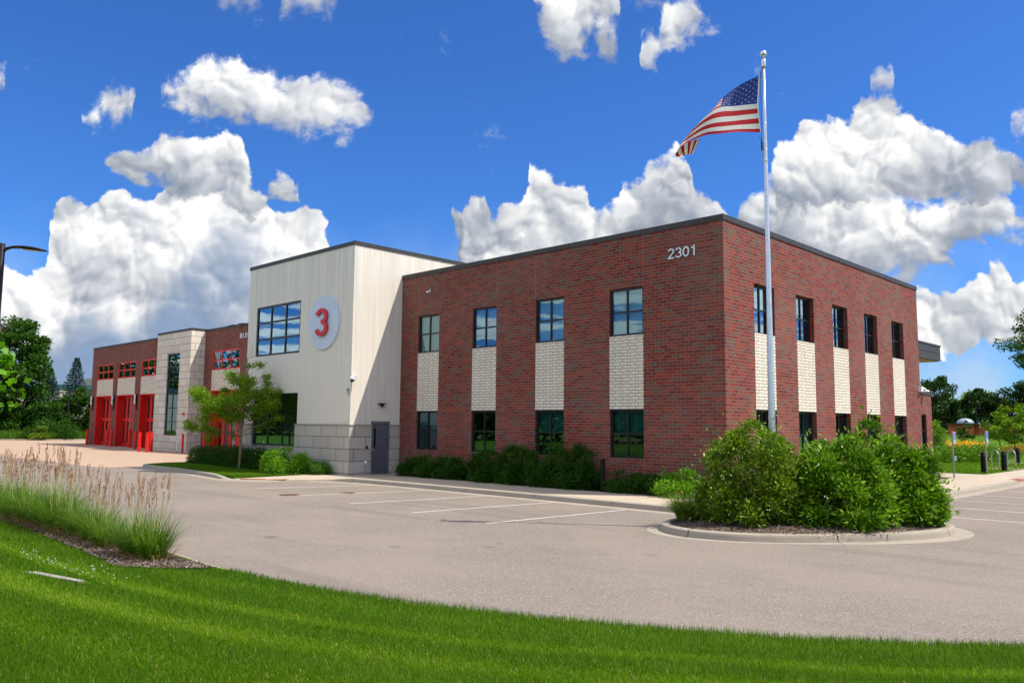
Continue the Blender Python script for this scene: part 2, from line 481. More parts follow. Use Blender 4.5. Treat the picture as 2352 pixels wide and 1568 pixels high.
plain('rope', (0.55, 0.53, 0.48), 0.9)
plain('cord_dark', (0.06, 0.06, 0.06), 0.8)
plain('tactile', (0.27, 0.085, 0.04), 0.8, var=0.2)


def glass_mat():
    m, g = new_mat('glass')
    fr = g.n('ShaderNodeLayerWeight')
    fr.inputs['Blend'].default_value = 0.55
    f = g.mapr(fr.outputs['Facing'], 0.0, 1.0, 0.03, 0.78, smooth=False)
    gl = g.n('ShaderNodeBsdfGlossy')
    gl.inputs['Color'].default_value = (0.44, 0.64, 0.76, 1)
    gl.inputs['Roughness'].default_value = 0.0
    nz = g.noise(objco(g), 1.3, 2.0, 0.5)
    g.l(bump(g, nz, 0.05, 0.02), gl.inputs['Normal'])
    tr = g.n('ShaderNodeBsdfTransparent')
    tr.inputs['Color'].default_value = (0.42, 0.58, 0.56, 1)
    mx = g.n('ShaderNodeMixShader')
    g.l(f, mx.inputs[0])
    g.l(tr.outputs[0], mx.inputs[1])
    g.l(gl.outputs[0], mx.inputs[2])
    finish(g, mx.outputs[0])


glass_mat()


def asphalt_mat():
    m, g = new_mat('asphalt')
    v = objco(g)
    vor = g.n('ShaderNodeTexVoronoi', voronoi_dimensions='3D', feature='F1')
    vor.inputs['Scale'].default_value = 70.0
    g.l(v, vor.inputs['Vector'])
    sp = g.xyz(vor.outputs['Color'])[0]
    n1 = g.noise(v, 60.0, 3.0, 0.7)
    n2 = g.noise(v, 2.2, 5.0, 0.6)
    n3 = g.noise(v, 0.28, 4.0, 0.55)
    c = g.ramp(sp, [(0.0, (0.143, 0.122, 0.103)), (0.5, (0.211, 0.179, 0.151)), (0.82, (0.270, 0.229, 0.192)),
                    (0.97, (0.40, 0.36, 0.31))])
    c = g.mix(g.mapr(n1, 0.3, 0.7, 0.0, 0.55), c, (0.170, 0.146, 0.124))
    c = g.mix(g.mapr(n2, 0.42, 0.75, 0.0, 0.30), c, (0.168, 0.138, 0.114))
    c = g.mix(g.mapr(n3, 0.40, 0.62, 0.0, 0.5), c, (0.262, 0.217, 0.181))
    # wheel-worn dark streaks and oil spots
    wv = g.noise(g.vm('MULTIPLY', v, (0.10, 0.9, 1.0)), 1.0, 4.0, 0.6)
    c = g.mix(g.mapr(wv, 0.54, 0.70, 0.0, 0.34), c, (0.11, 0.10, 0.092))
    spot = g.noise(v, 1.1, 2.0, 0.5)
    c = g.mix(g.mapr(spot, 0.71, 0.77, 0.0, 0.45), c, (0.09, 0.078, 0.07))
    finish(g, pbr(g, c, 0.9, 0.0, 0.2, bump(g, g.m('ADD', sp, n1), 0.5, 0.006)))


def concrete_mat(name, col, joint=1.5, jw=0.008, dark=0.55):
    m, g = new_mat(name)
    v = objco(g)
    b = g.n('ShaderNodeTexBrick', offset=0.0)
    g.l(v, b.inputs['Vector'])
    for k_, c_ in (('Color1', (0, 0, 0, 1)), ('Color2', (1, 1, 1, 1))):
        b.inputs[k_].default_value = c_
    b.inputs['Scale'].default_value = 1.0
    b.inputs['Mortar Size'].default_value = jw
    b.inputs['Mortar Smooth'].default_value = 0.1
    b.inputs['Brick Width'].default_value = joint
    b.inputs['Row Height'].default_value = joint
    t = g.xyz(b.outputs['Color'])[0]
    c = g.mix(g.m('MULTIPLY', t, 0.5), tuple(x * 0.93 for x in col), tuple(x * 1.07 for x in col))
    n1 = g.noise(v, 1.6, 6.0, 0.6)
    n2 = g.noise(v, 40.0, 3.0, 0.6)
    c = g.mix(g.mapr(n1, 0.35, 0.7, 0.0, 0.35), c, tuple(x * 0.72 for x in col))
    c = g.mix(g.mapr(n2, 0.35, 0.7, 0.0, 0.25), c, tuple(x * 0.80 for x in col))
    c = g.mix(g.m('MULTIPLY', b.outputs['Fac'], dark), c, tuple(x * 0.25 for x in col))
    finish(g, pbr(g, c, 0.85, 0.0, 0.25, bump(g, n2, 0.25, 0.003)))


asphalt_mat()
concrete_mat('concrete', (0.47, 0.395, 0.30))
concrete_mat('curb_concrete', (0.36, 0.315, 0.25), joint=50.0)
concrete_mat('apron_concrete', (0.43, 0.305, 0.220), joint=4.5, jw=0.012)
concrete_mat('grey_concrete', (0.33, 0.31, 0.27), joint=50.0)


def mulch_mat():
    m, g = new_mat('mulch')
    v = objco(g)
    vor = g.n('ShaderNodeTexVoronoi', feature='F1')
    vor.inputs['Scale'].default_value = 30.0
    g.l(g.vm('ADD', v, g.vm('SCALE', g.noise(v, 9.0, 2.0, 0.5, out='Color'), sc=0.2)), vor.inputs['Vector'])
    t = g.xyz(vor.outputs['Color'])[0]
    c = g.ramp(t, [(0.0, (0.030, 0.020, 0.015)), (0.5, (0.075, 0.050, 0.037)), (0.8, (0.14, 0.105, 0.083)), (1.0, (0.24, 0.20, 0.165))])
    finish(g, pbr(g, c, 0.95, 0.0, 0.1, bump(g, t, 1.0, 0.02)))


def chip_mat():
    m, g = new_mat('chips')
    a_ = g.n('ShaderNodeAttribute', attribute_name='tint').outputs['Fac']
    c = g.ramp(a_, [(0.0, (0.06, 0.042, 0.032)), (0.5, (0.16, 0.115, 0.088)), (0.85, (0.30, 0.25, 0.21)), (1.0, (0.45, 0.40, 0.35))])
    finish(g, pbr(g, c, 0.95, 0.0, 0.1))


mulch_mat()
chip_mat()


def ground_mat(name, c0, c1, c2, s1=3.0, s2=40.0):
    m, g = new_mat(name)
    v = objco(g)
    c = g.mix(g.mapr(g.noise(v, s1, 5.0, 0.6), 0.35, 0.7), c0, c1)
    c = g.mix(g.mapr(g.noise(v, s2, 3.0, 0.6), 0.4, 0.7, 0.0, 0.6), c, c2)
    finish(g, pbr(g, c, 0.95, 0.0, 0.1))


ground_mat('lawn_ground', (0.045, 0.120, 0.004), (0.070, 0.165, 0.006), (0.060, 0.085, 0.010))
ground_mat('meadow', (0.085, 0.190, 0.025), (0.16, 0.27, 0.055), (0.10, 0.19, 0.03), 0.5, 2.5)
ground_mat('field', (0.035, 0.075, 0.015), (0.06, 0.11, 0.02), (0.05, 0.06, 0.02), 0.2, 2.0)


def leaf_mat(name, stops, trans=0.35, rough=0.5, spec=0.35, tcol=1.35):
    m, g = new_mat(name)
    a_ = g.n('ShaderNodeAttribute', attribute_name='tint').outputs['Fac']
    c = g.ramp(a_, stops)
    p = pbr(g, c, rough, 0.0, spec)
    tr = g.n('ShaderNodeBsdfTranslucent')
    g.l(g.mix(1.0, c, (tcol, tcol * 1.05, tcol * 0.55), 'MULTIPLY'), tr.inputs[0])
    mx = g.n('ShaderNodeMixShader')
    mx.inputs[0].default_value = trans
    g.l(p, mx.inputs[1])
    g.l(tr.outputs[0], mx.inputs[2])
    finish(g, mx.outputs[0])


def gstops(d, m_, l_):
    return [(0.0, d), (0.5, m_), (1.0, l_)]


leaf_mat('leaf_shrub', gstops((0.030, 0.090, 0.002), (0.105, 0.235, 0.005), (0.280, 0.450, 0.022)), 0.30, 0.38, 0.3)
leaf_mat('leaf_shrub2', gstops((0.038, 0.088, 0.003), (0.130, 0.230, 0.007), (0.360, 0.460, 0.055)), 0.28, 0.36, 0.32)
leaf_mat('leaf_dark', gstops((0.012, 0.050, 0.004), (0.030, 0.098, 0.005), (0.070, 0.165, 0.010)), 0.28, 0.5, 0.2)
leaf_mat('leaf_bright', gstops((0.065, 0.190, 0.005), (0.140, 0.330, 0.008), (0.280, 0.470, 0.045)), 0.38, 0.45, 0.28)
leaf_mat('leaf_lime', gstops((0.080, 0.170, 0.004), (0.180, 0.310, 0.007), (0.320, 0.430, 0.022)), 0.42, 0.5, 0.25)
leaf_mat('leaf_tree', gstops((0.014, 0.048, 0.005), (0.032, 0.095, 0.006), (0.070, 0.150, 0.010)), 0.30, 0.5, 0.2)
leaf_mat('leaf_far', gstops((0.012, 0.036, 0.006), (0.024, 0.064, 0.008), (0.050, 0.100, 0.012)), 0.22, 0.5, 0.15)
leaf_mat('needles', gstops((0.020, 0.052, 0.040), (0.034, 0.085, 0.068), (0.060, 0.130, 0.110)), 0.12, 0.6, 0.15)
leaf_mat('juniper', gstops((0.035, 0.110, 0.010), (0.075, 0.190, 0.014), (0.12, 0.26, 0.025)), 0.2, 0.5, 0.2)
leaf_mat('blade', gstops((0.026, 0.076, 0.001), (0.096, 0.202, 0.003), (0.340, 0.440, 0.055)), 0.42, 0.6, 0.08)
leaf_mat('meadow_blade', gstops((0.09, 0.20, 0.02), (0.16, 0.29, 0.04), (0.30, 0.42, 0.12)), 0.4, 0.6, 0.1)
leaf_mat('reed_blade', gstops((0.040, 0.115, 0.005), (0.100, 0.210, 0.010), (0.30, 0.34, 0.09)), 0.38, 0.5, 0.2)
leaf_mat('reed_stalk', gstops((0.20, 0.28, 0.05), (0.36, 0.38, 0.11), (0.58, 0.50, 0.26)), 0.35)
leaf_mat('plume', gstops((0.30, 0.13, 0.08), (0.50, 0.26, 0.17), (0.70, 0.48, 0.34)), 0.45, tcol=1.1)
leaf_mat('dead_blade', gstops((0.22, 0.12, 0.045), (0.36, 0.22, 0.10), (0.50, 0.36, 0.20)), 0.3, tcol=1.0)
leaf_mat('orange_petal', gstops((0.72, 0.34, 0.01), (0.85, 0.44, 0.01), (0.90, 0.58, 0.03)), 0.3, tcol=1.0)
leaf_mat('white_petal', gstops((0.60, 0.62, 0.55), (0.70, 0.70, 0.64), (0.8, 0.8, 0.75)), 0.3, tcol=1.0)


# ------------------------------------------------------------------ objects
def tag(o, label=None, cat=None, group=None, kind=None):
    if label:
        o['label'] = label
    if cat:
        o['category'] = cat
    if group:
        o['group'] = group
    if kind:
        o['kind'] = kind
    return o


def empty(name, loc=(0, 0, 0), rz=0.0):
    o = bpy.data.objects.new(name, None)
    o.empty_display_size = 0.3
    COL.objects.link(o)
    o.location = loc
    o.rotation_euler = (0, 0, rz)
    return o


def thing(name, label, cat, loc=(0, 0, 0), rz=0.0, group=None):
    return tag(empty(name, loc, rz), label, cat, group)


def copy_tree(o, parent=None):
    c = o.copy()
    COL.objects.link(c)
    if parent:
        c.parent = parent
    for ch in o.children:
        copy_tree(ch, c)
    return c


class MB:
    """mesh builder"""
    def __init__(s):
        s.v, s.f, s.mi = [], [], []

    def add(s, vs, fs, mi=0):
        o = len(s.v)
        s.v += [tuple(v) for v in vs]
        s.f += [tuple(i + o for i in f) for f in fs]
        s.mi += [mi] * len(fs)
        return s

    def box(s, x0, y0, z0, x1, y1, z1, mi=0):
        return s.add([(x0, y0, z0), (x1, y0, z0), (x1, y1, z0), (x0, y1, z0), (x0, y0, z1), (x1, y0, z1), (x1, y1, z1), (x0, y1, z1)],
                     [(0, 3, 2, 1), (4, 5, 6, 7), (0, 1, 5, 4), (1, 2, 6, 5), (2, 3, 7, 6), (3, 0, 4, 7)], mi)

    def quad(s, a, b, c, d, mi=0):
        return s.add([a, b, c, d], [(0, 1, 2, 3)], mi)

    def tube(s, pts, rads, n=8, cap=True, mi=0):
        pts = [Vector(p_) for p_ in pts]
        if not isinstance(rads, (list, tuple)):
            rads = [rads] * len(pts)
        base = len(s.v)
        prev = None
        for i, p_ in enumerate(pts):
            if i == 0:
                t = pts[1] - p_
            elif i == len(pts) - 1:
                t = p_ - pts[i - 1]
            else:
                t = pts[i + 1] - pts[i - 1]
            t.normalize()
            if prev is None:
                ref = Vector((0, 0, 1)) if abs(t.z) < 0.9 else Vector((1, 0, 0))
                a_ = t.cross(ref).normalized()
            else:
                a_ = (prev - t * prev.dot(t)).normalized()
            prev = a_
            b_ = t.cross(a_)
            for k in range(n):
                an = 2 * math.pi * k / n
                s.v.append(tuple(p_ + (a_ * math.cos(an) + b_ * math.sin(an)) * rads[i]))
        for i in range(len(pts) - 1):
            for k in range(n):
                s.f.append((base + i * n + k, base + i * n + (k + 1) % n, base + (i + 1) * n + (k + 1) % n, base + (i + 1) * n + k))
                s.mi.append(mi)
        if cap:
            s.f.append(tuple(base + k for k in reversed(range(n))))
            s.f.append(tuple(base + (len(pts) - 1) * n + k for k in range(n)))
            s.mi += [mi, mi]
        return s

    def lathe(s, prof, n=24, c=(0, 0, 0), mi=0):
        base = len(s.v)
        for r_, z in prof:
            for k in range(n):
                an = 2 * math.pi * k / n
                s.v.append((c[0] + r_ * math.cos(an), c[1] + r_ * math.sin(an), c[2] + z))
        for i in range(len(prof) - 1):
            for k in range(n):
                s.f.append((base + i * n + k, base + i * n + (k + 1) % n, base + (i + 1) * n + (k + 1) % n, base + (i + 1) * n + k))
                s.mi.append(mi)
        return s

    def poly(s, pts, z0, z1=None, mi=0):
        """flat polygon at z0, or slab z0..z1"""
        n = len(pts)
        if z1 is None:
            return s.add([(x, y, z0) for x, y in pts], [tuple(range(n))], mi)
        vs = [(x, y, z0) for x, y in pts] + [(x, y, z1) for x, y in pts]
        fs = [tuple(range(n, 2 * n)), tuple(reversed(range(n)))]
        fs += [(i, (i + 1) % n, n + (i + 1) % n, n + i) for i in range(n)]
        return s.add(vs, fs, mi)

    def build(s, name, mats, parent=None, smooth=False):
        me = bpy.data.meshes.new(name)
        me.from_pydata(s.v, [], s.f)
        if isinstance(mats, str):
            mats = [mats]
        for m_ in mats:
            me.materials.append(MATS[m_])
        me.polygons.foreach_set('material_index', s.mi)
        if smooth:
            me.polygons.foreach_set('use_smooth', [True] * len(me.polygons))
        me.update()
        o = bpy.data.objects.new(name, me)
        COL.objects.link(o)
        if parent is not None:
            o.parent = parent
        return o


def np_mesh(name, V, Fq, mat, parent=None, tint=None, nv=4, smooth=False):
    me = bpy.data.meshes.new(name)
    V = np.asarray(V, np.float32)
    Fq = np.asarray(Fq, np.int32)
    me.vertices.add(len(V))
    me.vertices.foreach_set('co', V.ravel())
    nf = len(Fq)
    me.loops.add(nf * nv)
    me.loops.foreach_set('vertex_index', Fq.ravel())
    me.polygons.add(nf)
    me.polygons.foreach_set('loop_start', np.arange(nf, dtype=np.int32) * nv)
    me.polygons.foreach_set('loop_total', np.full(nf, nv, np.int32))
    if smooth:
        me.polygons.foreach_set('use_smooth', np.ones(nf, bool))
    me.materials.append(MATS[mat])
    if tint is not None:
        at = me.attributes.new('tint', 'FLOAT', 'FACE')
        at.data.foreach_set('value', np.asarray(tint, np.float32))
    me.update(calc_edges=True)
    o = bpy.data.objects.new(name, me)
    COL.objects.link(o)
    if parent is not None:
        o.parent = parent
    return o


def unit(a_):
    return a_ / np.maximum(np.linalg.norm(a_, axis=-1, keepdims=True), 1e-9)


def leaves(name, P, D, L, W, mat, parent, rng, tint=None, flat=0.0, fold=0.18):
    """one folded four-cornered leaf per point: P base, D direction"""
    n = len(P)
    D = unit(D)
    ref = rng.normal(size=(n, 3))
    ref[:, 2] += flat
    S = unit(np.cross(D, ref))
    N = np.cross(S, D)
    L = np.broadcast_to(L, (n,))[:, None]
    W = np.broadcast_to(W, (n,))[:, None]
    mid = P + D * L * 0.42 - N * L * fold * 0.3
    V = np.stack([P, mid + S * W * 0.5 + N * W * fold, P + D * L - N * L * 0.12, mid - S * W * 0.5 + N * W * fold], 1).reshape(-1, 3)
    F = np.arange(n * 4).reshape(n, 4)
    if tint is None:
        tint = rng.random(n)
    return np_mesh(name, V, F, mat, parent, np.clip(tint, 0, 1))


def facade(mb, org, ud, u0, u1, z0, z1, holes, nrm, depth=0.12, mi=0, rmi=0, skip=()):
    """wall skin along direction ud with rectangular holes (reveals built) and skipped cells (no reveal)"""
    ud = Vector(ud)
    nn = Vector(nrm)
    org = Vector(org)
    us = sorted({u0, u1, *[v for h in list(holes) + list(skip) for v in h[:2]]})
    zs = sorted({z0, z1, *[v for h in list(holes) + list(skip) for v in h[2:4]]})
    us = [u for u in us if u0 <= u <= u1]
    zs = [z for z in zs if z0 <= z <= z1]

    def P(u, z, d=0.0):
        q = org + ud * u - nn * d
        return (q.x, q.y, z)
    flip = ud.cross(Vector((0, 0, 1))).dot(nn) < 0
    for i in range(len(us) - 1):
        for j in range(len(zs) - 1):
            cu, cz = (us[i] + us[i + 1]) / 2, (zs[j] + zs[j + 1]) / 2
            if any(h[0] < cu < h[1] and h[2] < cz < h[3] for h in list(holes) + list(skip)):
                continue
            q = [P(us[i], zs[j]), P(us[i + 1], zs[j]), P(us[i + 1], zs[j + 1]), P(us[i], zs[j + 1])]
            mb.quad(*(reversed(q) if flip else q), mi)
    for h in holes:
        a_, b_, c_, d_ = h[:4]
        dp = h[4] if len(h) > 4 else depth
        mb.quad(P(a_, c_), P(b_, c_), P(b_, c_, dp), P(a_, c_, dp), rmi)
        mb.quad(P(a_, d_), P(a_, d_, dp), P(b_, d_, dp), P(b_, d_), rmi)
        mb.quad(P(a_, c_), P(a_, c_, dp), P(a_, d_, dp), P(a_, d_), rmi)
        mb.quad(P(b_, c_), P(b_, d_), P(b_, d_, dp), P(b_, c_, dp), rmi)


def window(parent, org, ud, nrm, u0, u1, z0, z1, nu, nz, mat='frame', rec=0.09, bar=0.055, rim=0.07, zsplit=None,
           blind=None, bmat='blind', glass='glass', dz=None):
    """framed window set back by rec in the wall plane: frame mesh > pane, blind"""
    ud, nn, org = Vector(ud), Vector(nrm), Vector(org)
    mb = MB()

    def bar_box(a0, a1, c0, c1, d0, d1):
        vs = []
        for dd in (d0, d1):
            for (a_, c_) in ((a0, c0), (a1, c0), (a1, c1), (a0, c1)):
                q = org + ud * a_ - nn * dd
                vs.append((q.x, q.y, c_))
        mb.add(vs, [(0, 1, 2, 3), (7, 6, 5, 4), (0, 4, 5, 1), (1, 5, 6, 2), (2, 6, 7, 3), (3, 7, 4, 0)])
    e = 0.002
    r0, r1 = rec - 0.03, rec + 0.05
    bar_box(u0 + e, u1 - e, z1 - rim, z1 - e, r0, r1)
    bar_box(u0 + e, u1 - e, z0 + e, z0 + rim, r0, r1)
    bar_box(u0 + e, u0 + rim, z0 + rim, z1 - rim, r0, r1)
    bar_box(u1 - rim, u1 - e, z0 + rim, z1 - rim, r0, r1)
    vsu = [u0 + (u1 - u0) * k / nu for k in range(1, nu)]
    vsz = zsplit if zsplit else [z0 + (z1 - z0) * k / nz for k in range(1, nz)]
    for u in vsu:
        bar_box(u - bar / 2, u + bar / 2, z0 + rim, z1 - rim, r0 + 0.008, r1 - 0.004)
    for z in vsz:
        bar_box(u0 + rim, u1 - rim, z - bar / 2, z + bar / 2, r0 + 0.014, r1 - 0.010)
    w_ = mb.build('window', mat, parent)

    def sheet(name, m_, a0, a1, c0, c1, d):
        q = []
        for (a_, c_) in ((a0, c0), (a1, c0), (a1, c1), (a0, c1)):
            p_ = org + ud * a_ - nn * d
            q.append((p_.x, p_.y, c_))
        s_ = MB()
        flip = ud.cross(Vector((0, 0, 1))).dot(nn) < 0
        s_.quad(*(list(reversed(q)) if flip else q))
        return s_.build(name, m_, w_)
    sheet('pane', glass, u0 + rim - 0.01, u1 - rim + 0.01, z0 + rim - 0.01, z1 - rim + 0.01, rec + 0.012)
    if blind:
        for (fa, fb, lo) in blind:
            sheet('blind', bmat, u0 + rim + (u1 - u0 - 2 * rim) * fa, u0 + rim + (u1 - u0 - 2 * rim) * fb,
                  z0 + rim + (z1 - z0 - 2 * rim) * lo, z1 - rim, rec + 0.11)
    return w_


def smooth_path(pts, k=6):
    """Catmull-Rom through points"""
    P = [np.array(q, float) for q in pts]
    P = [2 * P[0] - P[1]] + P + [2 * P[-1] - P[-2]]
    out = []
    for i in range(1, len(P) - 2):
        for j in range(k):
            t = j / k
            a_, b_, c_, d_ = P[i - 1], P[i], P[i + 1], P[i + 2]
            out.append(0.5 * ((2 * b_) + (-a_ + c_) * t + (2 * a_ - 5 * b_ + 4 * c_ - d_) * t * t + (-a_ + 3 * b_ - 3 * c_ + d_) * t ** 3))
    out.append(P[-2])
    return out


def sweep(mb, path, prof, closed=False, gaps=None, mi=0, gut=None):
    """sweep a profile (offset to the left of travel, z) along a 2-D path"""
    P = [np.array(q[:2], float) for q in path]
    zz = [q[2] if len(q) > 2 else 1.0 for q in path]
    n = len(P)
    rows = []
    for i in range(n):
        if closed:
            t = P[(i + 1) % n] - P[i - 1]
        else:
            t = P[min(i + 1, n - 1)] - P[max(i - 1, 0)]
        t = t / (np.linalg.norm(t) + 1e-9)
        nl = np.array((-t[1], t[0]))
        gk = gut(P[i]) if gut else 1.0
        rows.append([(*(P[i] + nl * (o_ * gk if o_ < 0 else o_)), z_ if z_ <= -0.14 else -0.145 + (z_ + 0.145) * zz[i]) for o_, z_ in prof])
    m_ = len(prof)
    vs = [v for r_ in rows for v in r_]
    fs = []
    for i in range(n if closed else n - 1):
        if gaps and i in gaps:
            continue
        a_, b_ = i * m_, ((i + 1) % n) * m_
        for k in range(m_ - 1):
            fs.append((a_ + k, b_ + k, b_ + k + 1, a_ + k + 1))
    mb.add(vs, fs, mi)
    if not closed:
        mb.add(rows[0], [tuple(range(m_))], mi)
        mb.add(rows[-1], [tuple(reversed(range(m_)))], mi)


def strokes(mb, lines, w, T, depth, mi_face=0, mi_side=0):
    """thick 2-D polylines, extruded; T maps (x, y, d) to the world"""
    for li, pts in enumerate(lines):
        depth = depth + 0.0025 * (li > 0)
        P = [np.array(q, float) for q in pts]
        n = len(P)
        closed = n > 3 and np.linalg.norm(P[0] - P[-1]) < 1e-6
        if closed:
            P = P[:-1]
            n -= 1
        Lp, Rp = [], []
        for i in range(n):
            if closed:
                d0, d1 = P[i] - P[i - 1], P[(i + 1) % n] - P[i]
            else:
                d0 = P[i] - P[max(i - 1, 0)]
                d1 = P[min(i + 1, n - 1)] - P[i]
            if np.linalg.norm(d0) < 1e-9:
                d0 = d1
            if np.linalg.norm(d1) < 1e-9:
                d1 = d0
            d0 = d0 / np.linalg.norm(d0)
            d1 = d1 / np.linalg.norm(d1)
            n0, n1 = np.array((-d0[1], d0[0])), np.array((-d1[1], d1[0]))
            nn = n0 + n1
            nn = nn / max(np.linalg.norm(nn), 1e-6)
            k = 1.0 / max(nn @ n0, 0.45)
            Lp.append(P[i] + nn * w / 2 * k)
            Rp.append(P[i] - nn * w / 2 * k)
        m_ = n if closed else n - 1
        for i in range(m_):
            j = (i + 1) % n
            q = [Rp[i], Rp[j], Lp[j], Lp[i]]
            mb.quad(*[T(a_[0], a_[1], depth) for a_ in q], mi_face)
            mb.quad(T(*Rp[i], 0), T(*Rp[j], 0), T(*Rp[j], depth), T(*Rp[i], depth), mi_side)
            mb.quad(T(*Lp[j], 0), T(*Lp[i], 0), T(*Lp[i], depth), T(*Lp[j], depth), mi_side)
        if not closed:
            for i in (0, n - 1):
                mb.quad(T(*Rp[i], 0), T(*Rp[i], depth), T(*Lp[i], depth), T(*Lp[i], 0), mi_side)


def arc(cx, cy_, rx, ry, a0, a1, n=14):
    return [(cx + rx * math.cos(R(a0 + (a1 - a0) * k / n)), cy_ + ry * math.sin(R(a0 + (a1 - a0) * k / n))) for k in range(n + 1)]


def glyph(ch):
    if ch == '2':
        return [arc(0.31, 0.70, 0.235, 0.225, 165, -35, 12) + [(0.13, 0.16), (0.075, 0.075)], [(0.02, 0.075), (0.61, 0.075)]]
    if ch == '3':
        return [arc(0.30, 0.715, 0.22, 0.21, 168, -90, 14), arc(0.30, 0.30, 0.235, 0.225, 90, -168, 14)]
    if ch == '0':
        return [arc(0.31, 0.5, 0.235, 0.425, 0, 360, 24)]
    if ch == '1':
        return [[(0.36, 0.0), (0.36, 1.0)], [(0.10, 0.76), (0.27, 0.80), (0.36, 0.94)]]
    if ch == 'B':
        return [[(0.075, 0.0), (0.075, 1.0)], [(0.075, 0.925), (0.30, 0.925)] + arc(0.30, 0.735, 0.19, 0.19, 90, -90, 8) + [(0.075, 0.545)],
                [(0.075, 0.53), (0.32, 0.53)] + arc(0.32, 0.30, 0.21, 0.225, 90, -90, 8) + [(0.075, 0.075)]]
    if ch == 'L':
        return [[(0.075, 1.0), (0.075, 0.0)], [(0.075, 0.075), (0.52, 0.075)]]
    return [arc(0.31, 0.5, 0.235, 0.425, 0, 360, 24)]


# ================================================================== terrain and paving
def structure(mb, name, mat, smooth=False):
    return tag(mb.build(name, mat, None, smooth), kind='structure')


EDGE = [(-140, -15.2), (-30, -15.2), (-12, -15.3), (-6, -15.35), (-1.92, -15.43), (-0.3, -15.52), (1.38, -15.54), (2.99, -15.29),
        (4.26, -14.98), (5.47, -14.58), (6.94, -13.92), (8.19, -13.22), (9.2, -12.48), (9.93, -11.84), (11.6, -10.2), (14, -7.2),
        (18, -1.0), (22, 7), (25, 20), (26, 60)]
EX = np.array([e[0] for e in EDGE], float)
EY = np.array([e[1] for e in EDGE], float)
SEG = np.array(EDGE, float)


def edge_dist(x, y):
    """distance from the kerb line of the lawn"""
    x = np.asarray(x, float)
    y = np.asarray(y, float)
    best = np.full(x.shape, 1e9)
    for i in range(len(SEG) - 1):
        a_, b_ = SEG[i], SEG[i + 1]
        d = b_ - a_
        t = np.clip(((x - a_[0]) * d[0] + (y - a_[1]) * d[1]) / (d @ d), 0, 1)
        best = np.minimum(best, np.hypot(x - a_[0] - t * d[0], y - a_[1] - t * d[1]))
    return best


def lawn_z(x, y, d=None):
    d = edge_dist(x, y) if d is None else d
    return -0.13 + 0.52 * (1 - np.exp(-d / 6.5)) + 0.012 * np.sin(x * 0.9) * np.sin(y * 1.1) * np.minimum(d, 1.0)


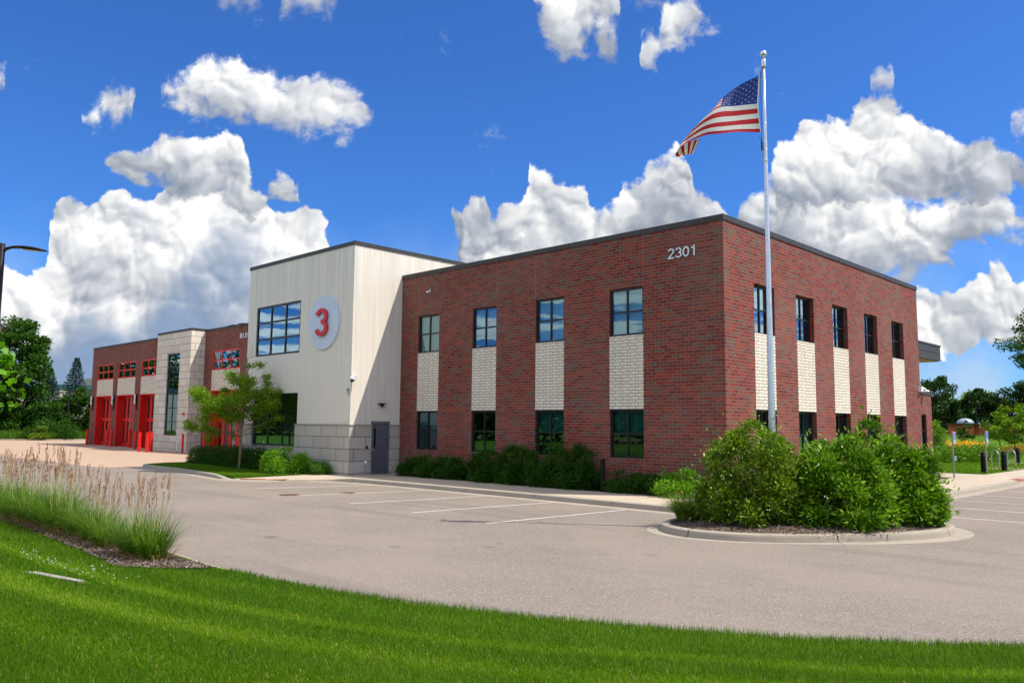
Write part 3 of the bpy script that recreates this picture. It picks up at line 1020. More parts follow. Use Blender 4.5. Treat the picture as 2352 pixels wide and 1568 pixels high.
def build_ground():
    structure(MB().quad((-1500, -1500, -0.22), (1500, -1500, -0.22), (1500, 1500, -0.22), (-1500, 1500, -0.22)), 'ground', 'field')
    structure(MB().quad((-94.5, -45, -0.15), (70, -45, -0.15), (70, 37, -0.15), (-94.5, 37, -0.15)), 'parking_lot', 'asphalt')
    structure(MB().poly([(-93.6, -7.0), (-29.5, -7.0), (-28.4, -5.0), (-28.4, 6.9), (-75, 6.9), (-75, 30), (-93.6, 30)], -0.146), 'apron', 'apron_concrete')
    # lawn sheet
    s = np.concatenate([np.linspace(-140, -16, 20), np.linspace(-15, 26, 150)])
    ey = np.interp(s, EX, EY)
    ds = np.array([0, .05, .15, .3, .5, .8, 1.2, 1.7, 2.3, 3, 4, 5, 6.5, 8, 10, 13, 17, 22, 30, 45, 70])
    X = s[:, None] + ds[None, :] * 0.42
    Y = ey[:, None] - ds[None, :] * 0.91
    Z = lawn_z(X, Y)
    Z[:, 0] = -0.15
    V = np.stack([X, Y, Z], -1).reshape(-1, 3)
    n, m_ = X.shape
    i, j = np.meshgrid(np.arange(n - 1), np.arange(m_ - 1), indexing='ij')
    a_ = (i * m_ + j).ravel()
    F = np.stack([a_, a_ + 1, a_ + m_ + 1, a_ + m_], 1)[:, ::-1]
    tag(np_mesh('lawn', V, F, 'lawn_ground', smooth=True), kind='structure')
    # planting bed between the lawn and the lot
    fx = [-60, -20, -8, -5, -2.6, -1.4, -0.46, -0.11, 0.26, 0.47]
    fy = [-16.4, -16.4, -16.42, -16.55, -16.7, -16.75, -16.86, -16.84, -16.45, -16.0]
    xs = np.concatenate([np.linspace(-60, -9, 18), np.linspace(-8.5, 0.47, 60)])
    y0 = np.interp(xs, EX, EY) - 0.17
    y1 = np.interp(xs, fx, fy) + 0.05 * np.sin(xs * 5.1)
    k = np.linspace(0, 1, 9)
    Y = y0[:, None] * (1 - k) + y1[:, None] * k
    X = np.repeat(xs[:, None], 9, 1)
    Z = lawn_z(X, Y) + 0.028 + 0.012 * np.sin(X * 7) * np.cos(Y * 9)
    V = np.stack([X, Y, Z], -1).reshape(-1, 3)
    n, m_ = X.shape
    i, j = np.meshgrid(np.arange(n - 1), np.arange(m_ - 1), indexing='ij')
    a_ = (i * m_ + j).ravel()
    tag(np_mesh('mulch_bed', V, np.stack([a_, a_ + 1, a_ + m_ + 1, a_ + m_], 1)[:, ::-1], 'mulch', smooth=True), kind='structure')
    # flush concrete strip along the lawn
    mb = MB()
    pth = [e for e in EDGE if -60 < e[0] < 20]
    sweep(mb, smooth_path([(-60, -15.2)] + pth, 5), [(0.0, -0.151), (0.0, -0.128), (-0.16, -0.124), (-0.16, -0.151)])
    structure(mb, 'kerb_strip', 'curb_concrete')
    # main kerb: left island, walk, corner island, right walk
    path = [(-29.3, 6.5, 1), (-29.3, 0, 1), (-29.35, -3.8, 1), (-29.0, -4.9, 1), (-28.2, -5.45, 1), (-26.6, -5.6, 1), (-24.6, -5.62, 1), (-22.6, -5.78, 1),
            (-20.4, -6.1, 1), (-19.0, -6.28, 0.9), (-18.1, -6.38, 0.35), (-17.4, -6.3, 0.12), (-16.6, -5.85, 0.12), (-15.95, -5.1, 0.12), (-15.35, -4.4, 0.2),
            (-14.6, -3.9, 0.55), (-13.7, -3.58, 1), (-12.6, -3.44, 1), (-11, -3.38, 1), (-8, -3.37, 1), (-5, -3.37, 1), (-2, -3.40, 1), (0.3, -3.46, 1),
            (1.15, -3.58, 1), (1.62, -4.05, 1), (1.76, -4.8, 1), (1.82, -5.8, 1), (2.1, -6.6, 1), (2.65, -7.08, 1), (3.35, -7.24, 1), (4.3, -6.95, 1),
            (5.15, -6.2, 1), (5.95, -5.1, 1), (6.5, -4.05, 1), (6.74, -3.15, 1), (6.66, -2.3, 1), (6.3, -1.65, 1), (5.7, -1.32, 1), (4.7, -1.15, 1),
            (4.0, -0.85, 1), (3.72, -0.1, 1), (3.7, 3, 1), (3.7, 7, 1), (3.7, 12, 1), (3.7, 16.2, 1), (3.62, 17.3, 0.5), (3.58, 18.0, 0.12), (3.58, 20.0, 0.12),
            (3.62, 20.8, 0.5), (3.7, 21.8, 1), (3.7, 30, 1), (3.7, 37, 1)]
    sp = smooth_path(path, 6)
    prof = [(-0.33, -0.152), (-0.32, -0.1445), (0.0, -0.140), (0.018, -0.05), (0.032, -0.014), (0.065, 0.002), (0.20, 0.006), (0.20, -0.15)]
    # joints about every 3 m
    gaps, acc, out, k = set(), 0.0, [sp[0]], 0
    P = [np.array(q) for q in sp]
    for i_ in range(1, len(P)):
        L_ = np.linalg.norm((P[i_] - P[i_ - 1])[:2])
        acc += L_
        if acc > 2.9 and L_ > 0.12:
            t = (P[i_] - P[i_ - 1]) / L_
            q1, q2 = P[i_] - t * 0.05, P[i_] - t * 0.032
            out += [q1, q2, P[i_]]
            gaps.add(len(out) - 3)
            acc = 0.0
        else:
            out.append(P[i_])
    mb = MB()
    sweep(mb, out, prof, gaps=gaps, gut=lambda q: 1.0 - 0.66 * math.exp(-((q[0] - 4.4) ** 2 + (q[1] + 6.7) ** 2) / 3.2))
    structure(mb, 'curb', 'curb_concrete', False)
    # walks
    mb = MB()
    z = -0.001
    mb.poly([(-15.35, -3.2), (-13.0, -3.22), (0.9, -3.28), (3.52, -3.25), (3.52, 17.3), (2.4, 17.3), (2.4, 20.5), (3.52, 20.5), (3.52, 37.2), (1.45, 37.2), (1.45, 20.7),
             (-3.0, 20.5), (-9.0, 20.5), (-9.0, 18.7), (1.25, 18.7 - 1.9), (1.3, -1.05), (-14.3, -1.05), (-14.3, -0.001), (-15.35, -0.001)], z)
    mb.poly([(-15.35, -3.2), (-15.35, -2.54), (-16.25, -2.54), (-16.7, -3.6), (-16.4, -4.2)], z)
    mb.add([(-16.4, -4.2, z), (-16.7, -3.6, z), (-17.85, -6.1, -0.118), (-17.3, -6.1, -0.122), (-16.5, -5.65, -0.122), (-15.8, -4.95, -0.12), (-15.2, -4.25, -0.11),
            (-14.5, -3.75, -0.06), (-13.6, -3.4, z), (-13.0, -3.22, z), (-15.35, -3.2, z)],
           [(0, 1, 2, 3), (0, 3, 4), (0, 4, 5), (0, 5, 6), (0, 6, 10), (6, 7, 10), (7, 8, 10), (8, 9, 10)][::1])
    mb.add([(2.4, 17.3, z), (3.52, 17.3, z), (3.52, 17.8, -0.124), (3.52, 20.1, -0.124), (3.52, 20.5, z), (2.4, 20.5, z)], [(0, 1, 2), (0, 2, 3, 5), (3, 4, 5)])
    mb.poly([(-40, 37.4), (40, 35.8), (40, 38.0), (-40, 41.0)], -0.02)
    structure(mb, 'sidewalk', 'concrete')
    # beds beside the walls and in the corner island
    mb = MB()
    mb.poly([(-14.3, -1.05), (1.3, -1.05), (1.3, 16.8), (0.0, 16.8), (0, 0), (-14.3, 0)], -0.015)
    mb.poly([(-24.6, -3.1), (-16.8, -4.1), (-16.3, -2.5), (-24.6, -2.5)], 0.012)
    structure(mb, 'planting_bed', 'mulch')
    isl = [q[:2] for q in smooth_path([p_ for p_ in path if p_[0] > 1.1 and p_[1] < 0.1], 4)]
    cx, cy_ = 4.0, -4.1
    mb = MB()
    rings = []
    for f_, h_ in ((0.93, -0.02), (0.85, 0.015), (0.6, 0.07), (0.3, 0.09)):
        rings.append([(cx + (x - cx) * f_, cy_ + (y - cy_) * f_, h_ + 0.012 * math.sin(i_ * 2.3 + f_ * 9)) for i_, (x, y) in enumerate(isl)])
    n = len(isl)
    vs = [v for r_ in rings for v in r_] + [(cx, cy_, 0.10)]
    fs = [(k_ * n + i_, k_ * n + (i_ + 1) % n, (k_ + 1) * n + (i_ + 1) % n, (k_ + 1) * n + i_) for k_ in range(3) for i_ in range(n)]
    fs += [(3 * n + i_, 3 * n + (i_ + 1) % n, 4 * n) for i_ in range(n)]
    mb.add(vs, fs)
    structure(mb, 'island_bed', 'mulch', True)
    # turf of the left island and of the court on the right
    mb = MB()
    mb.poly([(-29.15, 6.5), (-29.15, -4.0), (-28.6, -4.95), (-27.6, -5.35), (-24.6, -5.45), (-22.6, -5.6), (-20.4, -5.92), (-18.6, -6.15), (-17.95, -6.05),
             (-16.75, -3.6), (-16.3, -2.52), (-24.0, -2.52), (-24.0, 6.5)], -0.2, 0.004)
    mb.poly([(-9, 20.5), (-3, 20.5), (1.45, 20.7), (1.45, 37.0), (-35, 37.5), (-35, 20.5)], 0.004)
    mb.poly([(1.45, 37.0 + 1.8), (40, 37.9), (40, 60), (-40, 60), (-40, 40.9)], 0.004)
    structure(mb, 'turf', 'lawn_ground')
    # meadow climbing away on the right
    xs = np.linspace(-90, 60, 40)
    ys = np.linspace(49, 255, 50)
    X, Y = np.meshgrid(xs, ys, indexing='ij')
    Z = 0.006 + np.clip((Y - 50) / 25, 0, 3) ** 1.1 * 1.25 + 0.06 * np.sin(X * 0.7) * np.sin(Y * 0.5)
    V = np.stack([X, Y, Z], -1).reshape(-1, 3)
    i, j = np.meshgrid(np.arange(39), np.arange(49), indexing='ij')
    a_ = (i * 50 + j).ravel()
    tag(np_mesh('meadow', V, np.stack([a_, a_ + 50, a_ + 51, a_ + 1], 1), 'meadow', smooth=True), kind='structure')
    # far left verge behind the lot
    mb = MB()
    sweep(mb, smooth_path([(-94.5, -45), (-94.0, -5), (-93.4, 4.6), (-91.2, 8.3), (-91.5, 12), (-93.5, 20), (-93.5, 40)], 4)[::-1],
          [(-0.02, -0.15), (0.0, -0.02), (0.05, 0.0), (0.2, 0.0), (0.2, -0.15)][::1])
    structure(mb, 'verge_curb', 'curb_concrete')
    structure(MB().poly([(-400, -200), (-94.1, -200), (-93.6, 4.6), (-91.4, 8.4), (-91.7, 12), (-93.7, 20), (-93.7, 200), (-400, 200)], -0.01), 'verge', 'lawn_ground')
    # painted lines
    mb = MB()

    def line(a_, b_, w=0.082):
        a_, b_ = np.array(a_), np.array(b_)
        t = (b_ - a_) / np.linalg.norm(b_ - a_)
        n_ = np.array((-t[1], t[0])) * w / 2
        mb.add([(*(a_ + n_), -0.146), (*(a_ - n_), -0.146), (*(b_ - n_), -0.146), (*(b_ + n_), -0.146)], [(0, 1, 2, 3)])
    for a_, b_ in (((-13.25, -7.62), (-12.06, -3.75)), ((-10.0, -8.05), (-9.1, -3.78)), ((-6.89, -8.25), (-6.27, -3.72)), ((-3.97, -8.45), (-3.51, -3.74)),
                   ((-1.15, -8.6), (-0.86, -3.78))):
        line(a_, b_)
    for y in (1.13, 3.85, 6.55, 9.22, 12.1, 14.7, 17.35, 21.5, 24.2, 26.9, 29.6):
        line((4.05, y), (9.6, y - 0.2))
    structure(mb, 'parking_lines', 'white_paint')
    # black strip drawn in as the dark of the crack along the lawn kerb
    mb = MB()
    pth = smooth_path([e for e in EDGE if -14 < e[0] < 9], 6)
    rng_ = random.Random(4)
    for a_, b_ in zip(pth[:-1], pth[1:]):
        w0 = 0.012 + 0.02 * rng_.random()
        mb.add([(a_[0], a_[1] + 0.02, -0.1455), (a_[0], a_[1] + 0.02 + w0, -0.1455), (b_[0], b_[1] + 0.02 + w0, -0.1455), (b_[0], b_[1] + 0.02, -0.1455)], [(0, 3, 2, 1)])
    structure(mb, 'joint_crack', 'black_plastic')


build_ground()


# ================================================================== the fire station
Xd, Yd = (1, 0, 0), (0, 1, 0)
NY, PX = (0, -1, 0), (1, 0, 0)
LW = [(-14.22, -12.89), (-10.90, -9.58), (-7.57, -6.23), (-4.25, -2.90)]
RW = [(1.84, 3.21), (4.80, 6.18), (7.78, 9.15), (10.76, 12.13), (13.74, 15.12)]
ZW = (1.02, 2.59, 4.98, 6.55)


def build_station():
    st = thing('fire_station', 'two-storey red brick and cream panel fire station with red bay doors and the number 2301', 'building')
    # ---- brick office block
    mb = MB()
    holes = [(a_, b_, ZW[0], ZW[1]) for a_, b_ in LW] + [(a_, b_, ZW[2], ZW[3]) for a_, b_ in LW]
    skip = [(a_, b_, ZW[1], ZW[2]) for a_, b_ in LW]
    facade(mb, (0, 0, 0), Xd, -15.36, 0, -0.2, 8.24, holes, NY, 0.10, skip=skip)
    holes = [(a_, b_, ZW[0], ZW[1]) for a_, b_ in RW] + [(a_, b_, ZW[2], ZW[3]) for a_, b_ in RW]
    skip = [(a_, b_, ZW[1], ZW[2]) for a_, b_ in RW]
    facade(mb, (0, 0, 0), Yd, 0, 17.0, -0.2, 8.24, holes, PX, 0.22, skip=skip)
    facade(mb, (0, 17.0, 0), Xd, -15.36, 0, -0.2, 8.24, [], (0, 1, 0))
    mb.quad((-15.36, 0, -0.2), (-15.36, 17, -0.2), (-15.36, 17, 8.24), (-15.36, 0, 8.24))
    mb.build('brick_wall', 'brick', st)
    mb = MB()
    mb.box(-15.34, 0.02, 3.55, -0.02, 16.98, 3.80)
    mb.box(-15.34, 0.02, 7.1, -0.02, 16.98, 7.3)
    mb.box(-15.34, 5.2, -0.19, -5.0, 5.35, 7.1)
    mb.box(-5.2, 5.36, -0.19, -5.0, 16.9, 7.1)
    mb.box(-15.34, 0.02, -0.19, -0.02, 16.98, 0.02)
    mb.build('interior', 'interior', st)
    mb = MB()
    mb.quad((-15.36, 0, 8.0), (0, 0, 8.0), (0, 17, 8.0), (-15.36, 17, 8.0))
    mb.box(-8.6, 3.0, 8.0, -7.2, 4.6, 8.2)
    mb.build('roof', 'roof', st)

    def ring(x0, y0, x1, y1, zt, h=0.17, w=0.34, pr=0.03, nosides=()):
        m_ = MB()
        X0, Y0, X1, Y1 = x0 - pr, y0 - pr, x1 + pr, y1 + pr
        if 'w' in nosides:
            X0 = x0
        if 'e' in nosides:
            X1 = x1
        m_.box(X0, Y0, zt - h, X1, Y0 + w, zt)
        m_.box(X0, Y1 - w, zt - h, X1, Y1, zt)
        if 'w' not in nosides:
            m_.box(X0, Y0 + w, zt - h, X0 + w, Y1 - w, zt)
        if 'e' not in nosides:
            m_.box(X1 - w, Y0 + w, zt - h, X1, Y1 - w, zt)
        return m_
    mb = ring(-15.34, 0, 0, 17.0, 8.40)
    # drip edge and lap joints of the metal coping
    for k in range(1, 6):
        mb.box(-15.3 + k * 2.9, -0.036, 8.225, -15.28 + k * 2.9, -0.029, 8.405)
    for k in range(1, 6):
        mb.box(0.029, k * 3.0 - 0.6, 8.225, 0.036, k * 3.0 - 0.58, 8.405)
    mb.build('coping', 'coping', st)
    mb = MB()
    for a_, b_ in LW:
        mb.quad((a_, 0, ZW[1]), (b_, 0, ZW[1]), (b_, 0, ZW[2]), (a_, 0, ZW[2]))
        mb.build('white_brick_panel', 'white_brick', st)
        mb = MB()
    for a_, b_ in RW:
        mb.quad((0, a_, ZW[1]), (0, b_, ZW[1]), (0, b_, ZW[2]), (0, a_, ZW[2]))
        mb.build('white_brick_panel', 'white_brick', st)
        mb = MB()
    for (x, z0, z1) in ((-14.235, 6.56, 8.22), (-14.235, 0, 1.0), (-9.565, 6.56, 8.22), (-7.585, 6.56, 8.22), (-2.885, 6.56, 8.22), (-2.885, 0.0, 1.0)):
        MB().box(x - 0.008, -0.003, z0, x + 0.008, 0.004, z1).build('control_joint', 'sealant', st)
    for (y, z0, z1) in ((1.825, 6.56, 8.22), (6.195, 6.56, 8.22), (10.745, 6.56, 8.22), (15.135, 6.56, 8.22)):
        MB().box(-0.004, y - 0.008, z0, 0.003, y + 0.008, z1).build('control_joint', 'sealant', st)
    # windows
    full = [(0.0, 1.0, 0.0)]
    up = [full, [(0.0, 0.49, 0.45), (0.51, 1.0, 0.72)], full, full]
    lo = [[(0.0, 1.0, 0.55)], None, [(0.0, 1.0, 0.5)], [(0.0, 1.0, 0.45)]]
    for k, (a_, b_) in enumerate(LW):
        window(st, (0, 0, 0), Xd, NY, a_, b_, ZW[2], ZW[3], 2, 2, blind=up[k])
        window(st, (0, 0, 0), Xd, NY, a_, b_, ZW[0], ZW[1], 2, 2, blind=lo[k], bmat='dark_blind')
    upR = [[(0.0, 1.0, 0.5)], None, [(0.0, 0.5, 0.35)], None, None]
    for k, (a_, b_) in enumerate(RW):
        window(st, (0, 0, 0), Yd, PX, a_, b_, ZW[2], ZW[3], 2, 2, rec=0.19, blind=upR[k])
        window(st, (0, 0, 0), Yd, PX, a_, b_, ZW[0], ZW[1], 2, 2, rec=0.19, blind=[(0.0, 1.0, 0.4)] if k == 1 else None, bmat='dark_blind')
    # address number
    an = MB()
    an.box(-2.2, -0.004, 7.2, -2.19, 0.0, 7.21)
    x = -1.93
    anr = empty('address_number', (0, 0, 0))
    anr.parent = st
    for ch, adv in (('2', 0.275), ('3', 0.265), ('0', 0.27), ('1', 0.2)):
        m_ = MB()

        def T(a_, b_, d, x=x):
            return (x + a_ * 0.40, -0.012 - d, 7.265 + b_ * 0.33)
        strokes(m_, glyph(ch), 0.150 if ch != '3' else 0.135, T, 0.022, 0, 1)
        d_ = m_.build('digit', ['number_face', 'number_side'], anr)
        x += adv
    # small fixtures on the brick
    m_ = MB()
    m_.box(-13.66, -0.08, 7.47, -13.52, -0.001, 7.54)
    m_.box(-13.50, -0.05, 7.50, -13.46, -0.001, 7.60)
    m_.build('sensor_box', 'white_plastic', st)
    # ---- cream tower
    mb = MB()
    facade(mb, (0, -2.5, 0), Xd, -24.0, -15.35, 1.97, 9.36, [(-23.2, -19.33, 5.13, 7.46)], NY, 0.12, skip=[(-23.2, -19.33, 1.04, 3.37)])
    hb = [(-23.2, -19.33, 1.97, 3.37)]
    for h_ in hb:
        a_, b_, c_, d_ = h_
        mb.quad((a_, -2.5, d_), (a_, -2.38, d_), (b_, -2.38, d_), (b_, -2.5, d_))
        mb.quad((a_, -2.5, c_), (a_, -2.38, c_), (a_, -2.38, d_), (a_, -2.5, d_))
        mb.quad((b_, -2.5, c_), (b_, -2.5, d_), (b_, -2.38, d_), (b_, -2.38, c_))
    facade(mb, (-15.35, 0, 0), Yd, -2.5, 9.0, -0.2, 9.36, [(-1.46, -0.50, -0.2, 2.16)], PX, 0.10, skip=[(-2.5, 0.0, -0.2, 1.97), (-1.46, -0.5, -0.2, 2.16)])
    facade(mb, (-24.0, 0, 0), Yd, -2.5, 9.0, 0, 9.36, [], (-1, 0, 0))
    facade(mb, (0, 9.0, 0), Xd, -24.0, -15.35, 0, 9.36, [], (0, 1, 0))
    mb.build('panel_wall', 'metal_panel', st)
    MB().quad((-24, -2.5, 9.2), (-15.35, -2.5, 9.2), (-15.35, 9, 9.2), (-24, 9, 9.2)).build('roof', 'roof', st)
    ring(-24.0, -2.5, -15.35, 9.0, 9.51, 0.16).build('coping', 'coping', st)
    mb = MB()
    mb.box(-23.98, 1.5, -0.1, -15.4, 1.6, 9.1)
    mb.box(-23.98, -2.3, 4.0, -15.4, 1.5, 4.2)
    mb.build('interior', 'interior', st)
    # stone base: proud of the panels, with a cap
    mb = MB()
    facade(mb, (0, -2.55, 0), Xd, -24.04, -15.30, -0.2, 1.97, [], NY, skip=[(-23.2, -19.40, 1.04, 1.97)])
    for (x_, s_) in ((-23.2, 1), (-19.40, -1)):
        q = [(x_, -2.55, 1.04), (x_, -2.38, 1.04), (x_, -2.38, 1.97), (x_, -2.55, 1.97)]
        mb.quad(*(q if s_ > 0 else reversed(q)))
    facade(mb, (-15.30, 0, 0), Yd, -2.55, -0.002, -0.2, 1.97, [], PX, skip=[(-1.46, -0.50, -0.2, 1.97)])
    for y_ in (-1.46, -0.50):
        mb.quad((-15.30, y_, -0.2), (-15.42, y_, -0.2), (-15.42, y_, 1.97), (-15.30, y_, 1.97))
    facade(mb, (-24.04, 0, 0), Yd, -2.55, 6.6, -0.2, 1.97, [], (-1, 0, 0))
    mb.build('stone_base', 'limestone', st)
    mb = MB()
    mb.box(-24.07, -2.58, 1.97, -23.2, -2.5, 2.02)
    mb.box(-19.40, -2.58, 1.97, -15.27, -2.5, 2.02)
    mb.box(-15.35, -2.5, 1.97, -15.27, -1.46, 2.02)
    mb.box(-15.35, -0.50, 1.97, -15.27, 0.0, 2.02)
    mb.box(-23.2, -2.58, 0.99, -19.4, -2.40, 1.04)
    mb.build('stone_cap', 'grey_concrete', st)
    window(st, (0, -2.5, 0), Xd, NY, -23.2, -19.33, 5.13, 7.46, 3, 3, bar=0.09, rim=0.09, rec=0.05)
    window(st, (0, -2.5, 0), Xd, NY, -23.2, -19.37, 1.04, 3.37, 3, 3, bar=0.07, rim=0.08, rec=0.08, zsplit=[1.85, 2.57])
    # door
    dr = MB()
    dr.box(-15.42, -1.40, 0.01, -15.375, -0.55, 2.07)
    d_ = dr.build('door', 'door_grey', st)
    m_ = MB()
    m_.box(-15.44, -1.458, 0.0, -15.335, -1.405, 2.158)
    m_.box(-15.44, -0.545, 0.0, -15.335, -0.502, 2.158)
    m_.box(-15.44, -1.405, 2.075, -15.335, -0.545, 2.158)
    m_.box(-15.44, -1.405, -0.02, -15.35, -0.545, 0.008)
    m_.build('door_frame', 'door_frame', d_)
    MB().box(-15.375, -1.29, 1.05, -15.371, -1.20, 1.86).build('door_window', 'glass', d_)
    m_ = MB()
    m_.tube([(-15.375, -1.34, 0.98), (-15.33, -1.34, 0.98), (-15.33, -1.24, 0.98)], 0.012, 8)
    m_.box(-15.376, -1.37, 0.92, -15.366, -1.31, 1.05)
    m_.build('handle', 'alu', d_)
    m_ = MB()
    m_.box(-15.352, -1.14, 2.845, -15.27, -0.86, 2.87)
    m_.tube([(-15.35, -0.97, 2.80), (-15.22, -0.97, 2.80)], [0.05, 0.05], 12)
    m_.box(-15.35, -1.15, 2.872, -15.08, -0.80, 2.895)
    m_.build('wall_lamp', 'bronze', st)
    MB().box(-15.30, -1.72, 1.03, -15.27, -1.64, 1.15).build('keypad', 'black_plastic', st)
    m_ = MB()
    m_.lathe([(0.0, 0.04), (0.055, 0.03), (0.06, -0.02), (0.045, -0.05), (0.03, -0.12), (0, -0.12)], 12, (-15.24, -1.75, 0.52))
    m_.box(-15.30, -1.80, 0.50, -15.24, -1.70, 0.56)
    m_.build('outlet_cover', 'white_plastic', st)
    # corner camera with its conduit
    m_ = MB()
    m_.box(-15.35, -2.49, 3.80, -15.33, -2.27, 4.02)
    m_.box(-15.33, -2.47, 3.88, -15.12, -2.40, 3.98)
    m_.lathe([(0.0, 0.03), (0.05, 0.03), (0.06, 0.0), (0.10, -0.04), (0.105, -0.10), (0.09, -0.14)], 16, (-15.10, -2.62, 3.93))
    m_.box(-15.20, -2.66, 3.93, -15.05, -2.44, 3.99)
    c_ = m_.build('camera', 'white_plastic', st)
    m_ = MB()
    m_.lathe([(0.085, 0.0), (0.075, -0.05), (0.04, -0.085), (0.0, -0.095)], 16, (-15.10, -2.62, 3.79))
    m_.build('camera_dome', 'black_plastic', c_, True)
    m_ = MB()
    m_.tube(smooth_path([(-15.18, -2.58, 3.84), (-15.2, -2.57, 3.6), (-15.25, -2.56, 3.38), (-15.36, -2.56, 3.22), (-15.48, -2.56, 3.24), (-15.52, -2.54, 3.36)], 5), 0.016, 8)
    m_.box(-15.57, -2.56, 3.35, -15.47, -2.50, 3.47)
    m_.build('conduit', 'galvanised', c_)
    # round sign
    m_ = MB()
    n = 56
    cx, cz, rr = -17.42, 6.30, 1.16
    for (d0, d1) in ((-2.5, -2.56),):
        vs = [(cx + rr * math.cos(2 * math.pi * k / n), d_y, cz + rr * math.sin(2 * math.pi * k / n)) for d_y in (d0, d1) for k in range(n)]
        m_.add(vs, [tuple(range(n, 2 * n))] + [(k, (k + 1) % n, n + (k + 1) % n, n + k) for k in range(n)])
    m_.box(cx - 1.155, -2.5625, cz - 0.004, cx + 1.155, -2.556, cz + 0.004)
    sg = m_.build('round_sign', 'sign_disc', st)
    m_ = MB()

    def T3(a_, b_, d):
        return (-17.47 + (a_ - 0.30) * 1.55, -2.60 - d, 6.30 + (b_ - 0.5) * 1.20)
    strokes(m_, glyph('3'), 0.145, T3, 0.055)
    m_.build('numeral', 'sign_red', sg)
    # ---- low wing on the north end
    mb = MB()
    facade(mb, (-0.06, 0, 0), Yd, 17.0, 18.62, -0.2, 3.60, [(17.06, 17.86, 0.55, 2.71)], PX, 0.12)
    facade(mb, (0, 18.62, 0), Xd, -9.0, -0.06, -0.2, 3.60, [], (0, 1, 0))
    mb.build('brick_wall', 'brick', st)
    window(st, (-0.06, 0, 0), Yd, PX, 17.06, 17.86, 0.55, 2.71, 1, 3, zsplit=[1.06, 1.96], blind=[(0.0, 1.0, 0.24)], bmat='dark_blind')
    ring(-9.0, 17.04, -0.06, 18.62, 3.70, 0.12).build('coping', 'coping', st)
    mb = MB()
    mb.box(-6.0, 17.02, 5.30, -0.25, 20.9, 5.98)
    mb.box(-6.0, 17.02, 5.982, -0.22, 20.94, 6.06)
    mb.box(-0.249, 17.03, 5.66, -0.235, 20.9, 5.68)
    cn = mb.build('canopy', 'coping', st)
    MB().box(-5.95, 17.05, 5.27, -0.35, 20.8, 5.298).build('soffit', 'wood_soffit', cn)
    m_ = MB()
    m_.box(0.0, 16.72, 3.68, 0.14, 16.98, 3.92)
    m_.tube(smooth_path([(0.08, 16.98, 3.82), (0.10, 17.25, 3.84), (0.10, 17.38, 3.80)], 4), 0.04, 10)
    m_.lathe([(0.0, 0.06), (0.10, 0.05), (0.17, 0.0), (0.17, -0.03), (0.0, -0.05)], 16, (0.10, 17.42, 3.73))
    m_.build('camera', 'white_plastic', st)
    # ---- apparatus bays
    bay = [(-70.28, -66.28), (-65.18, -61.14), (-59.90, -55.86), (-46.62, -42.30)]
    mb = MB()
    holes = [(a_, b_, -0.2, 4.45, 0.55) for a_, b_ in bay] + [(a_ + 0.03, b_ - 0.05, 5.94, 7.40, 0.10) for a_, b_ in bay]
    skip = [(a_, b_, 4.45, 5.94) for a_, b_ in bay]
    m2 = MB()
    facade(mb, (0, 6.6, 0), Xd, -71.8, -24.04, -0.2, 8.98, [h for h in holes if len(h) == 5 and h[4] == 0.10], NY, skip=skip + [h[:4] for h in holes if h[4] == 0.55])
    for a_, b_ in bay:   # strips left of the piers beside narrower windows
        pass
    facade(mb, (-71.8, 0, 0), Yd, 6.6, 30.0, -0.2, 8.98, [], (-1, 0, 0))
    mb.build('brick_wall', 'brick', st)
    MB().quad((-71.8, 6.6, 8.8), (-24.04, 6.6, 8.8), (-24.04, 30, 8.8), (-71.8, 30, 8.8)).build('roof', 'roof', st)
    ring(-71.8, 6.6, -24.04, 30.0, 9.13, 0.16, nosides=('e',)).build('coping', 'coping', st)
    MB().box(-71.7, 8.6, -0.15, -24.1, 8.7, 8.7).build('interior', 'interior', st)
    for a_, b_ in bay:
        MB().quad((a_, 6.6, 4.45), (b_, 6.6, 4.45), (b_, 6.6, 5.94), (a_, 6.6, 5.94)).build('white_brick_panel', 'white_brick', st)
        window(st, (0, 6.6, 0), Xd, NY, a_ + 0.03, b_ - 0.05, 5.94, 7.40, 3, 2, mat='red_frame', bar=0.10, rim=0.11, rec=0.05)
        m_ = MB()
        # red lined opening
        m_.box(a_, 6.595, -0.15, a_ + 0.10, 7.12, 4.45)
        m_.box(b_ - 0.10, 6.595, -0.15, b_, 7.12, 4.45)
        m_.box(a_ + 0.10, 6.595, 4.36, b_ - 0.10, 7.12, 4.45)
        m_.build('door_jamb', 'red_paint', st)
        w_ = (b_ - a_ - 0.2) / 4
        for k in range(4):
            l0 = a_ + 0.10 + k * w_
            m_ = MB()
            s_ = 0.20 if k % 2 == 0 else 0.20
            m_.box(l0 + 0.004, 7.14, -0.13, l0 + s_, 7.20, 4.36)
            m_.box(l0 + w_ - s_, 7.14, -0.13, l0 + w_ - 0.004, 7.20, 4.36)
            m_.box(l0 + s_, 7.14, 4.18, l0 + w_ - s_, 7.20, 4.36)
            m_.box(l0 + s_, 7.14, 2.12, l0 + w_ - s_, 7.20, 2.38)
            m_.box(l0 + s_, 7.14, -0.13, l0 + w_ - s_, 7.20, 0.18)
            d_ = m_.build('folding_door', 'red_frame', st)
            m_ = MB()
            m_.quad((l0 + s_, 7.18, 0.18), (l0 + w_ - s_, 7.18, 0.18), (l0 + w_ - s_, 7.18, 2.12), (l0 + s_, 7.18, 2.12))
            m_.quad((l0 + s_, 7.18, 2.38), (l0 + w_ - s_, 7.18, 2.38), (l0 + w_ - s_, 7.18, 4.18), (l0 + s_, 7.18, 4.18))
            m_.build('pane', 'glass', d_)
